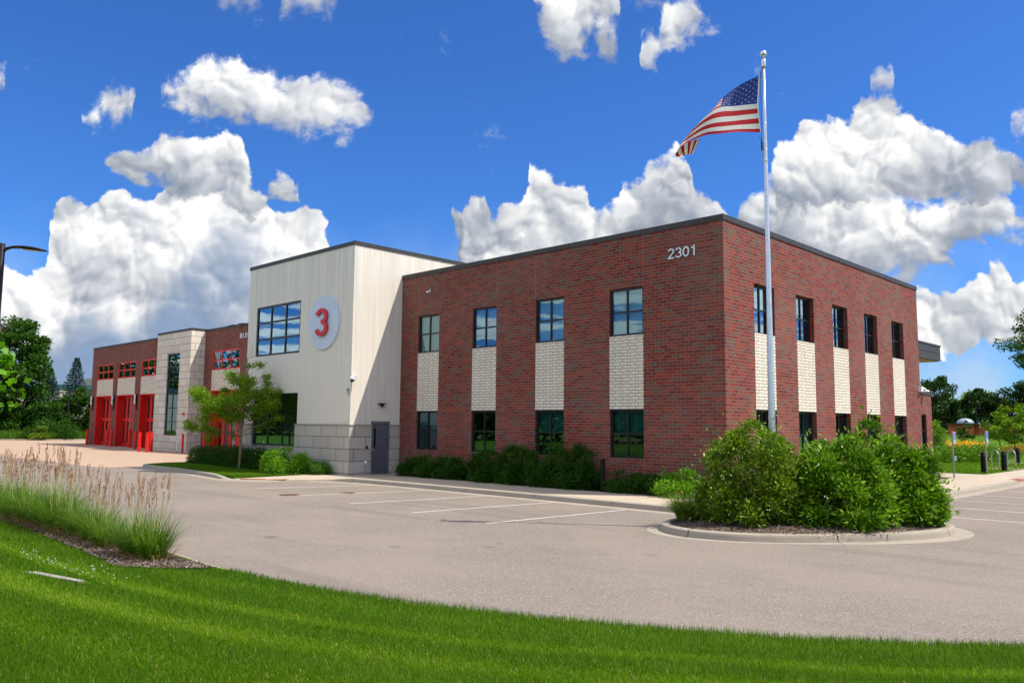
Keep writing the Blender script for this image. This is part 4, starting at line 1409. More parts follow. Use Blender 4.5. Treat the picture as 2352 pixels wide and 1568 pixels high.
    for x_ in (-71.05, -65.73, -60.52, -55.3, -47.2, -41.6):
        m_ = MB()
        m_.box(x_ - 0.10, 6.45, 3.57, x_ + 0.10, 6.60, 4.45)
        l_ = m_.build('bay_lantern', 'frame', st)
        m_ = MB()
        m_.tube([(x_, 6.42, 4.02), (x_, 6.42, 4.43)], 0.085, 12)
        m_.tube([(x_, 6.42, 3.60), (x_, 6.42, 3.98)], 0.085, 12)
        m_.build('lens', 'white_plastic', l_)
        MB().box(x_ - 0.10, 6.47, 3.12, x_ + 0.10, 6.60, 3.53).build('signal_box', 'dark_red', l_)
    # stair tower
    mb = MB()
    facade(mb, (0, 5.5, 0), Xd, -54.1, -47.95, -0.2, 9.02, [(-52.06, -49.8, 1.03, 7.40)], NY, 0.14)
    facade(mb, (-47.95, 0, 0), Yd, 5.5, 7.5, -0.2, 9.02, [], PX)
    facade(mb, (-54.1, 0, 0), Yd, 5.5, 7.5, -0.2, 9.02, [], (-1, 0, 0))
    facade(mb, (0, 7.5, 0), Xd, -54.1, -47.95, 8.7, 9.02, [], (0, 1, 0))
    mb.build('stone_stair_tower', 'stair_stone', st)
    ring(-54.1, 5.5, -47.95, 7.5, 9.18, 0.17).build('coping', 'coping', st)
    MB().quad((-54.1, 5.5, 8.95), (-47.95, 5.5, 8.95), (-47.95, 7.5, 8.95), (-54.1, 7.5, 8.95)).build('roof', 'roof', st)
    window(st, (0, 5.5, 0), Xd, NY, -52.06, -49.8, 1.03, 7.40, 2, 6, rec=0.10, bar=0.07, rim=0.09)
    m_ = MB()
    m_.box(-48.72, 5.42, 2.58, -48.50, 5.5, 2.78)
    m_.build('fire_bell', 'red_paint', st)
    # wall lettering, cut off from view by the tower
    lt = empty('wall_lettering', (0, 0, 0))
    lt.parent = st
    x = -42.35
    for ch in 'BLO':
        m_ = MB()

        def TL(a_, b_, d, x=x):
            return (x + a_ * 0.46, 6.57 - d, 8.08 + b_ * 0.36)
        strokes(m_, glyph(ch), 0.15, TL, 0.04)
        m_.build('letter', 'white_plastic', lt)
        x += 0.40 if ch != 'L' else 0.33
    for x_ in (-42.3, -40.9):
        m_ = MB()
        m_.tube([(x_, 6.6, 8.80), (x_, 5.9, 8.98)], 0.02, 8)
        m_.box(x_ - 0.40, 5.76, 8.90, x_ + 0.40, 5.98, 8.97)
        m_.build('sign_light', 'bronze', st)
    return st


build_station()


# ================================================================== vegetation makers
def lobes(rng, n=7):
    C_ = unit(rng.normal(size=(n, 3)))
    A_ = rng.uniform(0.06, 0.20, n) * rng.choice([1, 1, -1], n)

    def f(D):
        v = np.ones(len(D))
        for c, a_ in zip(C_, A_):
            v += a_ * np.exp(-((D - c) ** 2).sum(1) / 0.28)
        return v
    return f


def shrub(name, label, cat, loc, rx, ry, h, n, L, W, mat, seed, group=None, stems=26, spiky=0.10, low=-0.12, droop=0.0, parent=None, stem_mat='bark', up=0.28):
    rng = np.random.default_rng(seed)
    root = thing(name, label, cat, loc, 0, group) if parent is None else parent
    # a mound of rounded leaf sprays: centres spread over a dome, leaves over each spray
    nt = int(min(110, max(26, n // 210)))
    D = unit(np.stack([rng.normal(size=nt), rng.normal(size=nt), np.abs(rng.normal(size=nt)) * 0.95 + low * rng.random(nt) * 2], 1))
    D = unit(D * [1, 1, 0.9])
    lf0 = lobes(rng)
    lf = lambda q: 1 + (lf0(q) - 1) * 0.6
    br = (rx * ry * h) ** (1 / 3) * 2.3 / math.sqrt(nt) * rng.uniform(0.75, 1.30, nt)
    rad = lf(D) * (0.80 + 0.5 * spiky * rng.normal(size=nt)) * np.where(rng.random(nt) < 0.18, rng.uniform(0.55, 0.8, nt), 1.0)
    tips = D * rad[:, None] * np.array([rx, ry, h])
    tips[:, :2] *= 0.90 + 0.34 * np.clip(D[:, 2:3], 0, 0.8)      # fuller in the upper half than at the foot
    tips[:, 2] = np.maximum(tips[:, 2], br * 0.55)
    base = rng.normal(size=(nt, 3)) * np.array([rx, ry, 0]) * 0.14
    k = rng.choice(nt, n, p=br ** 2 / (br ** 2).sum())
    B = unit(rng.normal(size=(n, 3)) + D[k] * 0.9 + [0, 0, 0.35])
    rr = rng.random(n) ** 0.35
    P = tips[k] + B * (rr * br[k])[:, None] * [1, 1, 0.85]
    far_ = rng.random(n) < 0.05                  # shoots standing proud of the mound
    P += np.where(far_[:, None], D[k] * (rng.random(n) * br[k] * 0.9)[:, None] + np.array([0, 0, 1]) * (rng.random(n) * 0.10 * h)[:, None], 0)
    P[:, 2] = np.maximum(P[:, 2], 0.015)
    DD = B * 0.9 + rng.normal(size=(n, 3)) * 0.55 + np.array([0, 0, up * 0.6 - droop])
    tw = rng.normal(0, 0.10, nt)
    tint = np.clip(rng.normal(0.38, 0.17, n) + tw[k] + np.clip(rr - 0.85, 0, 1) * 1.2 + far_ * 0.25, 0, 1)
    s = rng.uniform(0.7, 1.2, n)
    leaves('foliage', P, DD, L * s, W * s, mat, root, rng, tint, flat=0.6)
    mb = MB()
    for i in range(min(stems, nt)):
        a_, b_ = base[i], tips[i]
        mb.tube([(a_[0], a_[1], -0.03), tuple(a_ * 0.5 + b_ * 0.5 + np.array([0, 0, 0.10 * h])), tuple(b_ * 0.97)], [0.014, 0.009, 0.004], 5, False)
    if stems:
        mb.build('stems', stem_mat, root)
    return root


def blades(name, P, az, L, bend, W, mat, parent, rng, segs=3, tint=None, lean0=None):
    """curved grass blades: P base, az heading of the bend, L length, bend total bend angle"""
    n = len(P)
    lean = np.zeros(n) if lean0 is None else lean0
    V = []
    pos = np.array(P, float)
    hd = np.stack([np.cos(az), np.sin(az)], 1)
    side = np.stack([-hd[:, 1], hd[:, 0], np.zeros(n)], 1)
    for k in range(segs + 1):
        w = W * (1 - (k / segs) ** 1.6) * 0.5
        if k < segs:
            V.append(pos - side * w[:, None])
            V.append(pos + side * w[:, None])
        else:
            V.append(pos.copy())
        a_ = lean + bend * (k + 0.5) / segs
        stp = L / segs
        pos = pos + np.stack([hd[:, 0] * np.sin(a_) * stp, hd[:, 1] * np.sin(a_) * stp, np.cos(a_) * stp], 1)
    nv = 2 * segs + 1
    V = np.stack(V, 1).reshape(-1, 3)
    o = np.arange(n)[:, None] * nv
    tris = []
    for k in range(segs - 1):
        tris += [o + np.array([[2 * k, 2 * k + 1, 2 * k + 3]]), o + np.array([[2 * k, 2 * k + 3, 2 * k + 2]])]
    tris.append(o + np.array([[2 * segs - 2, 2 * segs - 1, 2 * segs]]))
    F = np.concatenate(tris, 0)
    tint = rng.random(n) if tint is None else tint
    T_ = np.tile(np.clip(tint, 0, 1), len(tris))
    return np_mesh(name, V, F, mat, parent, T_, nv=3)


def tree(name, label, loc, h, r, seed, mat='leaf_tree', n=9000, L=0.22, W=0.15, trunk_r=0.16, clear=0.25, group=None, clumps=46, shape=1.0, lean=(0, 0), bark='bark', spread=0.30, cat='tree'):
    """trunk with limbs reaching into separate clumps of leaves"""
    rng = np.random.default_rng(seed)
    root = thing(name, label, cat, loc, 0, group)
    lf = lobes(rng, 9)
    D = unit(rng.normal(size=(clumps, 3)))
    q = lf(D) * rng.random(clumps) ** 0.30
    ch = h * (1 - clear) / 2
    c0 = np.array([lean[0], lean[1], h - ch])
    Cc = D * q[:, None] * np.array([r, r, ch]) * 0.88
    Cc[:, :2] *= (1 - shape * 0.35 * np.clip(Cc[:, 2:3] / ch, -0.3, 1))
    Cc += c0
    mb = MB()
    th = h * (clear + (1 - clear) * 0.45)
    tp = [(0, 0, -0.1), (lean[0] * 0.2, lean[1] * 0.2, th * 0.45), (lean[0] * 0.6, lean[1] * 0.6, th), (lean[0], lean[1], h * 0.88)]
    tp = smooth_path(tp, 3)
    mb.tube(tp, [trunk_r * (1 - 0.85 * i / (len(tp) - 1)) for i in range(len(tp))], 8)
    T_ = np.array([tuple(p_) for p_ in tp])
    for c in Cc[:: max(1, clumps // 30)]:
        cand = T_[T_[:, 2] < max(c[2] - 0.12 * np.hypot(*(c[:2] - c0[:2])), h * clear * 0.85)]
        s_ = cand[-1] if len(cand) else T_[1]
        s_ = np.array(s_)
        m_ = (s_ + c) / 2 + rng.normal(size=3) * 0.04 * r + np.array([0, 0, 0.05 * h])
        mb.tube([tuple(s_), tuple(m_), tuple(c)], [trunk_r * 0.34, trunk_r * 0.2, trunk_r * 0.06], 5, False)
    mb.build('trunk', bark, root)
    k = rng.integers(0, clumps, n)
    sz = rng.uniform(0.6, 1.25, clumps) * spread * r
    off = unit(rng.normal(size=(n, 3))) * (rng.random(n) ** 0.5)[:, None] * sz[k][:, None]
    off[:, 2] *= 0.62
    P = Cc[k] + off
    DD = unit(P - c0) * 0.5 + rng.normal(size=(n, 3)) * 0.7 + np.array([0, 0, -0.1])
    tint = np.clip(rng.normal(0.45, 0.2, n) + rng.normal(0, 0.12, clumps)[k], 0, 1)
    s = rng.uniform(0.65, 1.25, n)
    leaves('crown', P, DD, L * s, W * s, mat, root, rng, tint, flat=0.8)
    return root


def spruce(name, label, loc, h, r, seed, group=None):
    rng = np.random.default_rng(seed)
    root = thing(name, label, 'tree', loc, 0, group)
    mb = MB()
    mb.tube([(0, 0, -0.1), (0, 0, h * 0.5), (0, 0, h)], [0.20, 0.12, 0.02], 8)
    P, D, tint = [], [], []
    z = 0.04 * h
    while z < h * 0.985:
        f = 1 - z / h
        nb = int(6 + 5 * f)
        a0 = rng.random() * 6.28
        for b_ in range(nb):
            an = a0 + 6.283 * b_ / nb + rng.normal() * 0.12
            ln = r * (f ** 0.9) * rng.uniform(0.72, 1.12) + 0.05
            n = int(28 + 80 * f)
            t = rng.random(n) ** 0.7
            d = np.array([math.cos(an), math.sin(an), 0.0])
            sd_ = np.array([-d[1], d[0], 0.0])
            pp = d * (t * ln)[:, None] + sd_ * (rng.normal(size=n) * 0.20 * ln * (1.1 - t))[:, None]
            pp[:, 2] = z - 0.26 * ln * t + 0.20 * ln * t ** 2.6 + rng.normal(size=n) * 0.06
            P.append(pp)
            D.append(d * 0.8 + sd_ * rng.normal(size=(n, 1)) * 0.5 + np.array([0, 0, 0.10]) + rng.normal(size=(n, 3)) * 0.25)
            tint.append(np.clip(rng.normal(0.45, 0.2, n), 0, 1))
        z += 0.028 * h + 0.10 * f
    P, D, tint = np.concatenate(P), np.concatenate(D), np.concatenate(tint)
    mb.build('trunk', 'bark', root)
    leaves('crown', P, D, 0.30, 0.085, 'needles', root, rng, tint)
    return root


# ================================================================== planting
# corner island
shrub('shrub', 'tall olive-tipped shrub at the left end of the curbed island, before the flagpole foot', 'shrub',
      (3.60, -5.22, 0.03), 1.10, 1.05, 2.04, 29000, 0.100, 0.038, 'leaf_shrub2', 11, 'shrubs in the curbed corner island', 40, 0.11)
shrub('shrub', 'middle shrub of the curbed island, lowest of the three, with leaves drooping over the mulch', 'shrub',
      (4.98, -4.22, 0.05), 1.10, 1.06, 1.80, 23000, 0.118, 0.044, 'leaf_shrub', 12, 'shrubs in the curbed corner island', 36, 0.12)
shrub('shrub', 'tall bright green shrub at the right end of the curbed island', 'shrub',
      (5.50, -2.80, 0.05), 1.00, 1.02, 2.02, 26000, 0.122, 0.046, 'leaf_shrub', 13, 'shrubs in the curbed corner island', 36, 0.12)


def clump(name, label, loc, r, h, n, mat, seed, cat='plant', group=None, w=0.016, flowers=0):
    rng = np.random.default_rng(seed)
    root = thing(name, label, cat, loc, 0, group)
    a_ = rng.random(n) * 6.283
    rr = rng.random(n) ** 0.5 * r * 0.35
    P = np.stack([np.cos(a_) * rr, np.sin(a_) * rr, np.zeros(n)], 1)
    az = a_ + rng.normal(size=n) * 0.5
    blades('blades', P, az, h * rng.uniform(0.8, 1.5, n), rng.uniform(0.7, 2.1, n), np.full(n, w), mat, root, rng, 5, None, rng.uniform(0.05, 0.4, n))
    if flowers:
        m = flowers
        a_ = rng.random(m) * 6.283
        P = np.stack([np.cos(a_) * r * 0.5, np.sin(a_) * r * 0.5, np.full(m, h * 1.0) + rng.random(m) * 0.1], 1)
        P = np.repeat(P, 6, 0)
        leaves('flowers', P, rng.normal(size=(m * 6, 3)) + [0, 0, 0.6], 0.05, 0.022, 'orange_petal', root, rng)
    return root


clump('daylily_clump', 'arching grassy daylily clump at the left tip of the curbed island, one orange bloom showing', (2.30, -5.80, 0.02), 0.70, 0.56, 900, 'reed_blade', 21, flowers=1, w=0.018)
clump('daylily_clump', 'darker daylily clump tucked between the left tip clump and the tall island shrub', (2.62, -5.35, 0.04), 0.66, 0.52, 800, 'reed_blade', 22, w=0.018)

# foundation planting along the shaded brick wall
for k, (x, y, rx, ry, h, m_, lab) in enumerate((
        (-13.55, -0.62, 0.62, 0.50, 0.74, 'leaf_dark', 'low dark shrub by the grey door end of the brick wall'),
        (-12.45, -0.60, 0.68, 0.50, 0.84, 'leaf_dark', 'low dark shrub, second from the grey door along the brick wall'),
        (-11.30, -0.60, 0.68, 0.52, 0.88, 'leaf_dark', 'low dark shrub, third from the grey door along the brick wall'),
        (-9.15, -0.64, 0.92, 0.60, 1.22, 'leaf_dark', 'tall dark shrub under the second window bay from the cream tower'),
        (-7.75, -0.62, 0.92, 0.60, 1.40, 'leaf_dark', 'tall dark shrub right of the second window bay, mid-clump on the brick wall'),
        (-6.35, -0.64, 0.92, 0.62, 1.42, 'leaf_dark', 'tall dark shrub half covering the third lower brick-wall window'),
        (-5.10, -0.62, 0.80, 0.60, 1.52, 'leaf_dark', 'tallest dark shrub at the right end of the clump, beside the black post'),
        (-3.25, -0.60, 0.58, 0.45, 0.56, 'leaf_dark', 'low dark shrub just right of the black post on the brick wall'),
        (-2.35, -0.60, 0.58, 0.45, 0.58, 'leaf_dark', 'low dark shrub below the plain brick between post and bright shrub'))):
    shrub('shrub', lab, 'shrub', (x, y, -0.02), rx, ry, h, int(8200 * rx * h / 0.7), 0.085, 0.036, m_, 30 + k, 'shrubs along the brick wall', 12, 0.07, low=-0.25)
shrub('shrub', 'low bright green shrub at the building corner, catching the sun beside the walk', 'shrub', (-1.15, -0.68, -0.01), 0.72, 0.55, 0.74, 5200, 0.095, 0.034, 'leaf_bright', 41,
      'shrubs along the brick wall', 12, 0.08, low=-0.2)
for k, y in enumerate((0.9, 2.6, 4.4, 6.2, 8.0, 9.8, 11.6, 13.4, 15.2)):
    shrub('shrub', ['low shrub in the bed under the sunny brick wall, %s from the corner' % w for w in ('first', 'second', 'third', 'fourth', 'fifth', 'sixth', 'seventh', 'eighth', 'ninth')][k],
          'shrub', (0.68, y, 0.0), 0.55, 0.7, 0.7, 2600, 0.09, 0.035, 'leaf_shrub', 50 + k, 'low shrubs under the sunny wall', 8, 0.07, low=-0.2)

# island by the tower
hd = thing('hedge', 'long low dark green hedge behind the young tree at the foot of the cream tower', 'hedge', (-24.0, -2.9, 0))
rng = np.random.default_rng(60)
n = 30000
cx = rng.integers(0, 9, n)
D = unit(np.stack([rng.normal(size=n), rng.normal(size=n), np.abs(rng.normal(size=n)) - 0.15], 1))
P = D * (rng.random(n) ** 0.25)[:, None] * np.array([0.85, 0.52, 0.96])
P *= (1 + 0.05 * np.sin(P[:, :1] * 11) + 0.05 * rng.normal(size=(n, 1)))
P[:, 0] += -4.0 + cx * 0.88
P[:, 1] += np.where(P[:, 0] < 0.2, 0.14, -0.15) - 0.02 * cx
P[:, 2] = np.maximum(P[:, 2] * np.where(cx < 2, 0.92, 1.0), 0.03)
leaves('foliage', P, D * 0.5 + rng.normal(size=(n, 3)) * 0.6 + [0, 0, 0.5], 0.080, 0.034, 'leaf_dark', hd, rng, np.clip(rng.normal(0.45, 0.2, n), 0, 1), flat=0.5)
shrub('shrub', 'round bright green shrub on the turf corner in front of the stone tower base', 'shrub', (-18.15, -3.72, 0), 1.08, 0.92, 0.96, 11500, 0.10, 0.036, 'leaf_bright', 62, None, 10, 0.05, low=-0.3)
shrub('juniper', 'small flat spreading juniper against the stone base beside the bright round shrub', 'shrub', (-16.75, -3.05, 0.01), 0.62, 0.45, 0.36, 2600, 0.12, 0.022, 'juniper', 63, None, 8, 0.15, low=0.0)


def young_tree():
    """street tree with open, separately clumped foliage and dead twigs at the top"""
    root = thing('young_tree', 'young open-crowned tree on the turf before the cream tower, bare twigs at its top', 'tree', (-22.1, -3.65, 0.0))
    rng = np.random.default_rng(70)
    Rv = np.array([0.718, 0.696, 0.0])
    Fv = np.array([-0.696, 0.718, 0.0])
    # clumps: side offset, height, radius (metres)
    cl = [(-2.0, 3.45, .30), (-2.28, 3.42, .17), (-1.8, 3.15, .32), (-1.15, 3.07, .36), (-.93, 3.52, .17), (-1.48, 2.63, .30), (-1.0, 2.7, .36),
          (-.55, 2.92, .38), (-.4, 3.3, .30), (-1.55, 2.2, .28), (-2.1, 1.85, .22), (-2.3, 2.03, .17), (-1.85, 1.78, .18), (-1.2, 1.8, .24),
          (-1.0, 1.6, .20), (-1.28, 1.3, .16), (-.55, 2.2, .32), (-.05, 2.4, .34), (.12, 2.95, .34), (.5, 3.22, .32), (.88, 3.3, .32), (1.25, 3.44, .27),
          (1.72, 3.44, .20), (1.42, 2.93, .32), (1.05, 2.63, .28), (1.6, 2.55, .28), (1.8, 2.26, .17), (1.25, 2.08, .27), (.8, 1.82, .2), (.5, 2.37, .27),
          (-.05, 3.82, .28), (-.25, 4.15, .24), (-.45, 3.97, .17), (.13, 3.97, .28), (.5, 3.85, .27), (.88, 4.03, .20), (1.2, 4.1, .17), (1.25, 3.8, .17),
          (.98, 3.67, .2), (.8, 4.65, .19), (.5, 4.55, .15), (.05, 3.45, .30), (-1.6, 3.3, .25), (-.8, 2.45, .30), (-1.3, 2.95, .30), (.3, 2.65, .3), (1.5, 3.2, .25)]
    dep = rng.uniform(-0.95, 0.95, len(cl))
    C_ = np.array([Rv * s_ + Fv * d_ * (1.0 if abs(s_) < 1.5 else 0.5) + np.array([0, 0, z_]) for (s_, z_, r_), d_ in zip(cl, dep)])
    mb = MB()
    tp = smooth_path([(0, 0, -0.05), (0.02, 0.02, 0.8), (0.02, 0.02, 1.62), (0.09, 0.09, 2.5), (0.12, 0.10, 3.3), (0.14, 0.12, 4.2), (0.11, 0.1, 5.0)], 4)
    T_ = np.array([tuple(q) for q in tp])
    mb.tube(tp, [0.062 * (1 - 0.9 * (i / (len(tp) - 1)) ** 1.2) + 0.004 for i in range(len(tp))], 8)
    for c in C_:
        hz = np.hypot(c[0], c[1])
        cand = T_[(T_[:, 2] > 1.35) & (T_[:, 2] < max(c[2] - 0.28 * hz, 1.5))]
        s_ = cand[-1] if len(cand) else T_[8]
        m_ = s_ * 0.45 + c * 0.55 + rng.normal(size=3) * 0.07 + np.array([0, 0, 0.05])
        mb.tube([tuple(s_), tuple(m_), tuple(c)], [0.020, 0.012, 0.004], 5, False)
    mb.build('trunk', 'bark_light', root)
    mb = MB()
    for s0, z0, s1, z1, s2, z2 in ((.1, 4.6, -.05, 5.0, .02, 5.5), (.1, 4.6, .28, 5.0, .42, 5.55), (.02, 4.9, -.18, 5.15, -.30, 5.6), (.28, 4.95, .52, 5.1, .62, 5.4),
                                   (-.1, 4.2, -.5, 4.5, -.95, 4.75), (-.4, 4.4, -.7, 4.8, -.9, 5.1), (-.1, 4.5, -.35, 4.9, -.45, 5.3), (.1, 4.6, .1, 5.2, .14, 5.75),
                                   (-.5, 4.5, -.8, 4.55, -1.1, 4.8), (.35, 5.0, .35, 5.3, .30, 5.6)):
        d0 = rng.normal() * 0.1
        mb.tube([tuple(Rv * s0 + [0, 0, z0]), tuple(Rv * s1 + Fv * d0 + [0, 0, z1]), tuple(Rv * s2 + Fv * d0 * 2 + [0, 0, z2])], [0.011, 0.007, 0.003], 5, False)
    mb.build('dead_twigs', 'bark_light', root)
    rad = np.array([c[2] for c in cl])
    n = 19000
    pr = rad ** 2 / (rad ** 2).sum()
    k = rng.choice(len(cl), n, p=pr)
    off = rng.normal(size=(n, 3)) * (rad * 0.66)[k][:, None] * [1, 1, 0.62]
    P = C_[k] + off
    tint = np.clip(rng.normal(0.45, 0.22, n) + rng.normal(0, 0.12, len(cl))[k], 0, 1)
    leaves('crown', P, rng.normal(size=(n, 3)) + [0, 0, -0.35] + unit(P) * [1, 1, 0] * 0.6, 0.108 * rng.uniform(.7, 1.2, n), 0.044, 'leaf_lime', root, rng, tint, flat=0.6)


young_tree()

# near tree at the left edge of the view
nt_ = tree('linden_tree', 'heart-leaved tree close by at the left edge, only its right side in view', (3.37, -20.72, 0.2), 3.75, 1.40, 80, 'leaf_bright', 7500, 0.088, 0.070, 0.05, 0.28, clumps=70, shape=0.4, spread=0.24, bark='bark_light')

# left background
tree('maple_tree', 'big dark spreading maple at the far left before the warehouse', (-101.5, 5.2, 0), 15.8, 7.2, 81, 'leaf_tree', 22000, 0.42, 0.32, 0.34, 0.12, clumps=90, shape=0.3, spread=0.20)
spruce('spruce_tree', 'left and shorter of two blue spruces by the warehouse', (-110.7, 14.2, 0), 9.4, 3.3, 82, 'blue spruces by the warehouse')
spruce('spruce_tree', 'right and taller of two blue spruces by the warehouse', (-110.0, 17.3, 0), 10.9, 3.5, 83, 'blue spruces by the warehouse')
for k, (x, y, h, r, m_, lab) in enumerate((
        (-98.6, 14.4, 7.4, 2.5, 'leaf_dark', 'upright mid-green tree in front of the taller blue spruce'),
        (-97.6, 10.6, 4.3, 2.7, 'leaf_tree', 'olive spreading small tree behind the round shrubs at the far verge'),
        (-102.2, 10.6, 5.6, 3.0, 'leaf_dark', 'dark tree in front of the warehouse between maple and spruces'),
        (-95.5, 16.6, 5.0, 2.5, 'leaf_dark', 'dark bushy tree beside the far end of the bay wing'),
        (-99.5, 2.0, 4.4, 3.2, 'leaf_dark', 'dark undergrowth tree below the big maple'),
        (-100.5, 7.0, 3.8, 3.0, 'leaf_dark', 'low dark tree right of the maple trunk'),
        (-97.0, 20.5, 4.6, 2.6, 'leaf_dark', 'dark bushy tree almost hidden behind the end of the bay wing'),
        (-104.0, -4.0, 6.5, 4.0, 'leaf_tree', 'dark tree left of the big maple, at the picture edge'))):
    tree('broadleaf_tree', lab, (x, y, 0), h, r, 90 + k, m_, 8000, 0.27, 0.18, 0.12, 0.06, 'trees on the far left verge', 40, 0.4, spread=0.34)
shrub('shrub', 'large round shrub on the far verge, right of three', 'shrub', (-92.9, 10.4, 0), 1.95, 1.6, 2.15, 6500, 0.16, 0.08, 'leaf_dark', 101, 'round shrubs on the far verge', 8, 0.05, low=-0.3)
shrub('shrub', 'round shrub on the far verge, left of three', 'shrub', (-94.2, 8.6, 0), 1.7, 1.5, 2.15, 5200, 0.16, 0.08, 'leaf_dark', 102, 'round shrubs on the far verge', 8, 0.05, low=-0.3)
shrub('shrub', 'small pale-leaved shrub between two larger round ones on the far verge', 'shrub', (-92.0, 8.2, 0), 1.15, 1.1, 1.2, 3600, 0.15, 0.08, 'leaf_shrub2', 103, 'round shrubs on the far verge', 8, 0.05, low=-0.3)

# right background
for k, (x, y, h, r, m_, c_, lab) in enumerate((
        (-18.8, 81.5, 8.0, 3.7, 'leaf_far', 0.05, 'big dark tree just right of the low brick wing'),
        (-14.6, 84.0, 6.6, 2.6, 'leaf_far', 0.05, 'dark tree half behind the big dark one right of the wing'),
        (-18.2, 96.0, 6.6, 3.6, 'leaf_shrub', 0.05, 'sunny mid-green tree in the gap between the dark trees on the right'),
        (-10.9, 86.0, 7.5, 3.6, 'leaf_far', 0.05, 'wide dark tree behind the far flagpole on the right'),
        (-7.0, 84.0, 8.0, 3.8, 'leaf_far', 0.05, 'wide dark tree at the right edge behind the small maple'),
        (-3.0, 78.0, 7.9, 3.6, 'leaf_far', 0.05, 'dark tree at the far right picture edge'),
        (-21.5, 86.0, 7.5, 3.6, 'leaf_far', 0.05, 'dark tree mostly hidden behind the station on the right'))):
    tree('broadleaf_tree', lab, (x, y, 0.4), h, r, 110 + k, m_, 12000, 0.27, 0.18, 0.15, c_, 'trees beyond the meadow', 60, 0.3, spread=0.26)
tree('broadleaf_tree', 'tall loose-leaved tree leaning in at the right edge above the dark trees', (-0.2, 53.0, 0.1), 12.2, 4.9, 120, 'leaf_tree', 12000, 0.22, 0.12, 0.18, 0.42, None, 90, 0.2, spread=0.17)
tree('small_maple', 'bright green small maple with a thin dark trunk, right of the bike rack', (-3.25, 47.6, 0), 3.85, 1.75, 121, 'leaf_lime', 6500, 0.15, 0.11, 0.055, 0.24, None, 44, 0.35, spread=0.28)
tree('small_maple', 'small maple behind the bright one, its trunk left of the other', (-5.6, 53.5, 0.1), 3.3, 1.3, 122, 'leaf_shrub', 3800, 0.15, 0.11, 0.05, 0.28, None, 30, 0.35, spread=0.3)
tree('sapling', 'thin narrow sapling between the two blue parking signs', (-9.4, 58.2, 0.2), 2.75, 0.78, 123, 'leaf_tree', 1500, 0.14, 0.09, 0.04, 0.16, None, 26, 0.7, spread=0.3)
tree('pear_tree', 'dense pyramid-shaped young tree beside the low brick wing', (-8.3, 44.5, 0), 3.1, 1.5, 124, 'leaf_shrub', 7000, 0.12, 0.08, 0.05, 0.10, None, 50, 1.9, spread=0.30)
hg = thing('hedge', 'leafy waist-high hedge behind the left blue parking sign', 'hedge', (-3.4, 34.5, 0))
rng = np.random.default_rng(130)
n = 17000
cx = rng.integers(0, 7, n)
D = unit(np.stack([rng.normal(size=n), rng.normal(size=n), np.abs(rng.normal(size=n)) - 0.1], 1))
P = D * (rng.random(n) ** 0.3)[:, None] * np.array([0.9, 0.95, 0.98]) * (1 + 0.06 * rng.normal(size=(n, 1)))
P[:, 0] += -1.6 + cx * 0.42
P[:, 1] += -3.4 + cx * 1.1
P[:, 2] = np.maximum(P[:, 2] * 1.05, 0.03)
leaves('foliage', P, D * 0.5 + rng.normal(size=(n, 3)) * 0.6 + [0, 0, 0.4], 0.13, 0.06, 'leaf_shrub', hg, rng, np.clip(rng.normal(0.45, 0.2, n), 0, 1), flat=0.5)


# woods behind and beside the camera, met as reflections in the glass
def woodland(label, pts, seed, h=12.0, r=6.0):
    rng = np.random.default_rng(seed)
    P = []
    for (x, y, k) in pts:
        n = 2600
        D = unit(rng.normal(size=(n, 3)))
        q = D * (rng.random(n) ** 0.3)[:, None] * (1 + 0.18 * np.sin(D[:, :1] * 5 + D[:, 1:2] * 7 + x)) * np.array([r, r, h * k * 0.46])
        q += np.array([x, y, h * k * 0.54])
        P.append(q)
    P = np.concatenate(P)
    o = leaves('woodland', P, rng.normal(size=P.shape), 0.85, 0.6, 'leaf_dark', None, rng, flat=0.8)
    tag(o, label, 'trees', kind='stuff')


rnd = random.Random(5)
woodland('belt of trees south-west of the lot, mirrored in the shaded windows', [(-150 + 8.2 * k + rnd.uniform(-2, 2), -44 - 0.1 * k + rnd.uniform(-3, 3), rnd.uniform(0.60, 1.0)) for k in range(17)], 150)
woodland('trees west of the lot, mirrored in the bay windows', [(-140 - rnd.uniform(0, 8), -8 - 9 * k, rnd.uniform(0.9, 1.15)) for k in range(5)], 151, 15)
woodland('belt of trees north-east of the lot, mirrored in the sunny windows', [(22 + 8 * k + rnd.uniform(-2, 2), 86 - 4 * k + rnd.uniform(-4, 4), rnd.uniform(0.5, 0.9)) for k in range(9)], 152)


